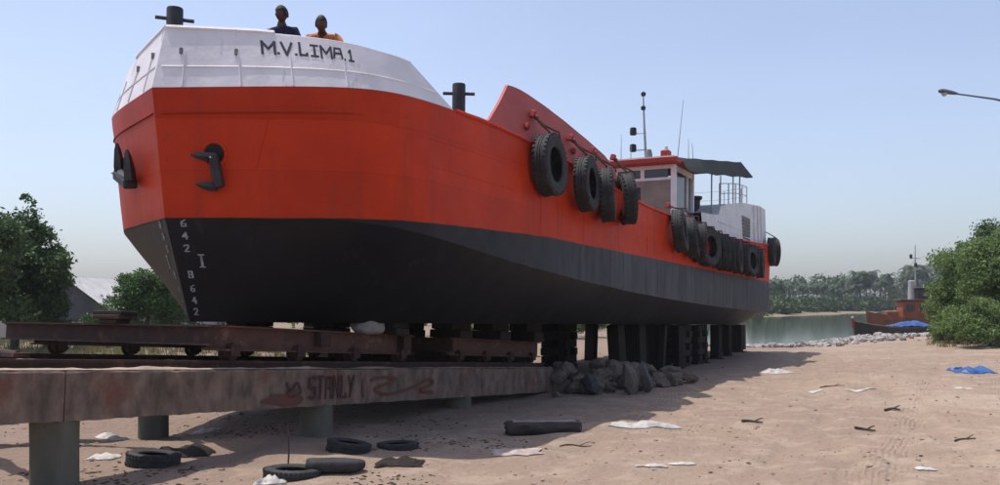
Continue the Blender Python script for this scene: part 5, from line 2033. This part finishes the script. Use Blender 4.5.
# ------------------------------------------------------------------ street lamp
lp = at(1006, 101, 27)
lamp = thing('street_lamp', 'street lamp reaching in from the edge over the yard', 'lamp', (lp.x, lp.y, gz(lp.x, lp.y)))
hz_ = lp.z - gz(lp.x, lp.y)
MB().tube([(0, 0, -.1), (0, 0, hz_ * .5), (0, 0, hz_)], [.09, .075, .05], 12).build('pole', M['lamp'], lamp, True)
e1 = at(958, 94, 27) - Vector((lp.x, lp.y, gz(lp.x, lp.y)))
MB().tube([(0, 0, hz_ - .02), (-.35, 0, hz_ + .06), Vector(e1) + Vector((.3, 0, -.04)), e1], [.035, .03, .025, .025], 8).build('arm', M['lamp'], lamp, True)
e2 = at(939, 91, 27) - Vector((lp.x, lp.y, gz(lp.x, lp.y)))
hd_ = MB()
rows = []
for i, (t, w, h) in enumerate(((0, .03, .03), (.1, .06, .05), (.35, .10, .07), (.7, .13, .085), (.92, .11, .08), (1, .05, .04))):
    c = Vector(e1).lerp(Vector(e2), t)
    rows.append([tuple(c + Vector((0, math.cos(a) * w, math.sin(a) * h * (1 if math.sin(a) > 0 else .6)))) for a in np.linspace(0, 2 * math.pi, 13)])
hd_.grid(rows)
head = hd_.build('lamp_head', M['lamp'], lamp, True)
bl = Vector(e1).lerp(Vector(e2), .72)
MB().lathe([(0, -.11), (.05, -.09), (.08, -.04), (.085, .0), (0, .0)], 12, c=bl + Vector((0, 0, -.03))).build('glass_bowl', M['plaster'], head, True)

# ------------------------------------------------------------------ the two men at the bow
def skin_mesh(name, joints, edges, m, sub=2):
    me_ = bpy.data.meshes.new(name)
    keys = list(joints)
    me_.from_pydata([joints[k][0] for k in keys], [(keys.index(a), keys.index(b)) for a, b in edges], [])
    o = bpy.data.objects.new(name, me_)
    col.objects.link(o)
    sk = o.modifiers.new('skin', 'SKIN')
    sk.use_smooth_shade = True
    for i, k in enumerate(keys):
        r_ = joints[k][1]
        me_.skin_vertices[0].data[i].radius = r_ if isinstance(r_, tuple) else (r_, r_)
        me_.skin_vertices[0].data[i].use_root = i == 0
    ss = o.modifiers.new('sub', 'SUBSURF')
    ss.levels = ss.render_levels = sub
    dg = bpy.context.evaluated_depsgraph_get()
    em = bpy.data.meshes.new_from_object(o.evaluated_get(dg))
    bpy.data.objects.remove(o)
    em.name = name
    em.materials.clear()
    em.materials.append(m)
    return em
def head_mb(c, yaw, pitch, k=1.0):
    """skull with brow, nose, lips, chin and ears, facing -y before turning"""
    mb = MB()
    rot = Euler((pitch, 0, yaw)).to_matrix()
    rows = []
    n_, m_ = 20, 24
    for i in range(n_ + 1):
        a = math.pi * i / n_
        row = []
        for j in range(m_ + 1):
            b = 2 * math.pi * j / m_
            d = Vector((math.sin(a) * math.cos(b), math.sin(a) * math.sin(b), math.cos(a)))
            x, y, z = d.x * .076, d.y * .095, d.z * .115
            if z < 0:
                x *= 1 - .25 * (-z / .115) ** 1.5
                if y > 0:
                    y *= 1 + .35 * z / .115
            f_ = max(0, -d.y)
            g = lambda zx, sx, cx=0.: math.exp(-((z - zx) / sx) ** 2) * math.exp(-((x - cx) / .016) ** 2) * f_
            y -= .026 * g(-.018, .018) + .010 * g(.0, .02) + .009 * g(-.058, .008) + .008 * g(-.072, .007) + .010 * g(-.098, .015)
            y += .011 * (g(.012, .011, .032) + g(.012, .011, -.032))
            row.append(tuple(Vector(c) + rot @ Vector((x, y, z)) * k))
        rows.append(row)
    mb.grid(rows)
    for sg in (-1, 1):
        er = []
        for i in range(7):
            a = math.pi * i / 6
            er.append([tuple(Vector(c) + rot @ Vector((sg * (.074 + .012 * math.sin(b)), .012 + .016 * math.cos(b) * math.sin(a) + .004, .0 + .032 * math.cos(a))) * k) for b in np.linspace(0, 2 * math.pi, 9)])
        mb.grid(er)
    return mb
def hair_mb(c, yaw, pitch, k=1.0, seed=0):
    rot = Euler((pitch, 0, yaw)).to_matrix()
    rows = []
    for i in range(15):
        a = math.pi * .62 * i / 14
        row = []
        for j in range(29):
            b = 2 * math.pi * (j % 28) / 28
            d = Vector((math.sin(a) * math.cos(b), math.sin(a) * math.sin(b), math.cos(a)))
            front = max(0, -d.y)
            low = 1.0
            p = Vector((d.x * .086, d.y * .104 + .004, d.z * .128))
            if p.z < .045 and d.y < -.35:
                p = Vector((p.x * .8, p.y * .75, .05))
            p *= 1 + .05 * mnoise.noise(d * 9 + Vector((seed, 0, 0)))
            row.append(tuple(Vector(c) + rot @ p * k))
        rows.append(row)
    return MB().grid(rows)
def hand_chains(j, e, wrist, dirv, spread, curl):
    """five unequal bent fingers rooted in a palm"""
    wrist, dirv, spread, curl = map(Vector, (wrist, dirv, spread, curl))
    palm = wrist + dirv * .07
    out = []
    for k, (sp, L) in enumerate(((-.03, .065), (-.01, .078), (.01, .072), (.03, .055))):
        b0 = palm + spread * sp
        p1 = b0 + dirv * L * .45 + curl * L * .12
        p2 = p1 + dirv * L * .25 + curl * L * .35
        out.append(([b0 - dirv * .02, b0, p1, p2], .009))
    th0 = wrist + dirv * .025 + spread * -.03
    out.append(([wrist + dirv * .02, th0, th0 + dirv * .03 - spread * .025, th0 + dirv * .055 - spread * .03 + curl * .015], .010))
    return palm, out
def person(label, pos, H, yaw, lean, shirt, elbows, wrists, head_yaw, head_pitch, hshift=(0, 0)):
    """standing figure facing -y, leaning over the rail; joints in metres"""
    t = thing('person', label, 'person', pos, (0, 0, yaw))
    k = H / 1.70
    def P(x, y, z):                                   # the trunk bends forward at the hips
        if z > .93:
            y, z = y - (z - .93) * math.sin(lean), .93 + (z - .93) * math.cos(lean) + y * math.sin(lean) * .3
        return (x * k, y * k, z * k)
    hip, wst, chest, neck = P(0, 0, .93), P(0, 0, 1.10), P(0, .0, 1.32), P(0, .0, 1.46)
    headc = P(hshift[0], hshift[1] - .02, 1.60)
    J = {'hip': (hip, (.135 * k, .10 * k)), 'waist': (wst, (.13 * k, .095 * k)), 'chest': (chest, (.155 * k, .105 * k)), 'neck0': (neck, .058 * k), 'neck1': (P(hshift[0] * .7, hshift[1] * .7 - .015, 1.55), .052 * k)}
    E = [('hip', 'waist'), ('waist', 'chest'), ('chest', 'neck0'), ('neck0', 'neck1')]
    for sg, n_ in ((-1, 'r'), (1, 'l')):
        J['knee' + n_] = (P(sg * .10, -.01, .50), .06 * k)
        J['thigh' + n_] = (P(sg * .095, 0, .80), .083 * k)
        J['ankle' + n_] = (P(sg * .105, .02, .09), .042 * k)
        J['toe' + n_] = (P(sg * .12, -.15, .035), .035 * k)
        E += [('hip', 'thigh' + n_), ('thigh' + n_, 'knee' + n_), ('knee' + n_, 'ankle' + n_), ('ankle' + n_, 'toe' + n_)]
        J['shoulder' + n_] = (P(sg * .19, .0, 1.375), .060 * k)
        el = elbows[0 if sg < 0 else 1]
        wr = wrists[0 if sg < 0 else 1]
        J['elbow' + n_] = (tuple(Vector(el) * k), .042 * k)
        J['wrist' + n_] = (tuple(Vector(wr) * k), .029 * k)
        E += [('chest', 'shoulder' + n_), ('shoulder' + n_, 'elbow' + n_), ('elbow' + n_, 'wrist' + n_)]
        d = (Vector(wr) - Vector(el)).normalized()
        palm, ch = hand_chains(None, None, Vector(wr) * k, d * k, Vector((d.y, -d.x, 0)).normalized() * k * sg, Vector((0, 0, -1)) * k)
        J['palm' + n_] = (tuple(palm), (.036 * k, .018 * k))
        E.append(('wrist' + n_, 'palm' + n_))
    body = link('body', skin_mesh('body', J, E, M['skin']), t)
    # head and fingers belong to the same mesh
    bm = bmesh.new()
    bm.from_mesh(body.data)
    tmp = head_mb(headc, head_yaw, head_pitch, k).mesh('tmp', M['skin'], True)
    bm.from_mesh(tmp)
    for sg, n_ in ((-1, 'r'), (1, 'l')):
        el, wr = elbows[0 if sg < 0 else 1], wrists[0 if sg < 0 else 1]
        d = (Vector(wr) - Vector(el)).normalized()
        _, chs = hand_chains(None, None, Vector(wr) * k, d * k, Vector((d.y, -d.x, 0)).normalized() * k * sg, Vector((0, 0, -1)) * k)
        for path, rad in chs:
            bm.from_mesh(MB().tube(path, [rad * k, rad * k, rad * .9 * k, rad * .7 * k], 7).mesh('tmp', M['skin'], True))
    bm.to_mesh(body.data)
    bm.free()
    body.data.polygons.foreach_set('use_smooth', [True] * len(body.data.polygons))
    hr = hair_mb(headc, head_yaw, head_pitch, k, pos[0]).build('hair', M['hair'], t, True, 80)
    # shirt over torso and upper arms, trousers over the legs
    S = {'hip': (hip, (.165 * k, .13 * k)), 'waist': (wst, (.165 * k, .135 * k)), 'chest': (chest, (.195 * k, .150 * k)), 'neck0': (P(0, 0, 1.43), .088 * k)}
    SE = [('hip', 'waist'), ('waist', 'chest'), ('chest', 'neck0')]
    for sg, n_ in ((-1, 'r'), (1, 'l')):
        S['shoulder' + n_] = (P(sg * .195, 0, 1.37), .075 * k)
        e_ = Vector(J['shoulder' + n_][0]).lerp(Vector(J['elbow' + n_][0]), .78)
        S['sleeve' + n_] = (tuple(e_), .062 * k)
        SE += [('chest', 'shoulder' + n_), ('shoulder' + n_, 'sleeve' + n_)]
    link('shirt', skin_mesh('shirt', S, SE, M[shirt]), t)
    T = {'hip': (P(0, 0, .96), (.15 * k, .115 * k))}
    TE = []
    for sg, n_ in ((-1, 'r'), (1, 'l')):
        T['thigh' + n_] = (P(sg * .095, 0, .80), .098 * k)
        T['knee' + n_] = (P(sg * .10, -.01, .50), .078 * k)
        T['cuff' + n_] = (P(sg * .105, .02, .12), .062 * k)
        TE += [('hip', 'thigh' + n_), ('thigh' + n_, 'knee' + n_), ('knee' + n_, 'cuff' + n_)]
    link('trousers', skin_mesh('trousers', T, TE, M['trouser']), t)
    return t
def deck_pos(px, Y):
    w = at(px, 30, Y)
    l_ = MSI @ w
    dw = deck_w(l_.x) - .14 - .17 * float(sstep(2.4, 2.0, l_.x)) + .04 * max(0, 1 - abs(l_.y) / max(half(l_.x, 2.8), .1))
    return MS @ Vector((l_.x, l_.y, dw))
p1 = deck_pos(286, 11.95)
person('man in a dark navy shirt standing behind the white bow rail', p1, 1.55, R(-12), .16, 'navy',
       [(-.30, -.10, 1.10), (.30, -.10, 1.10)], [(-.22, -.34, 1.04), (.22, -.34, 1.04)], R(-25), R(10), (.03, -.03))
p2 = deck_pos(326, 12.0)
person('man in an orange patterned shirt leaning his arms on the white bow rail', p2, 1.52, R(6), .80, 'orange_shirt',
       [(-.30, -.42, 1.08), (.31, -.42, 1.07)], [(-.06, -.56, 1.03), (.26, -.66, 1.01)], R(10), R(14), (.0, -.03))

# ------------------------------------------------------------------ air
def haze():
    m = bpy.data.materials.new('haze_air')
    m.use_nodes = True
    n, l = m.node_tree.nodes, m.node_tree.links
    n.remove(n['Principled BSDF'])
    v = n.new('ShaderNodeVolumePrincipled')
    v.inputs['Color'].default_value = (.82, .90, 1, 1)
    v.inputs['Density'].default_value = .0004
    l.new(v.outputs[0], n['Material Output'].inputs['Volume'])
    o = MB().box((110, 365, 15), (1080, 820, 37)).build('haze', m)
    tag(o, 'thin pale air over the lagoon', 'haze', kind='stuff')
haze()
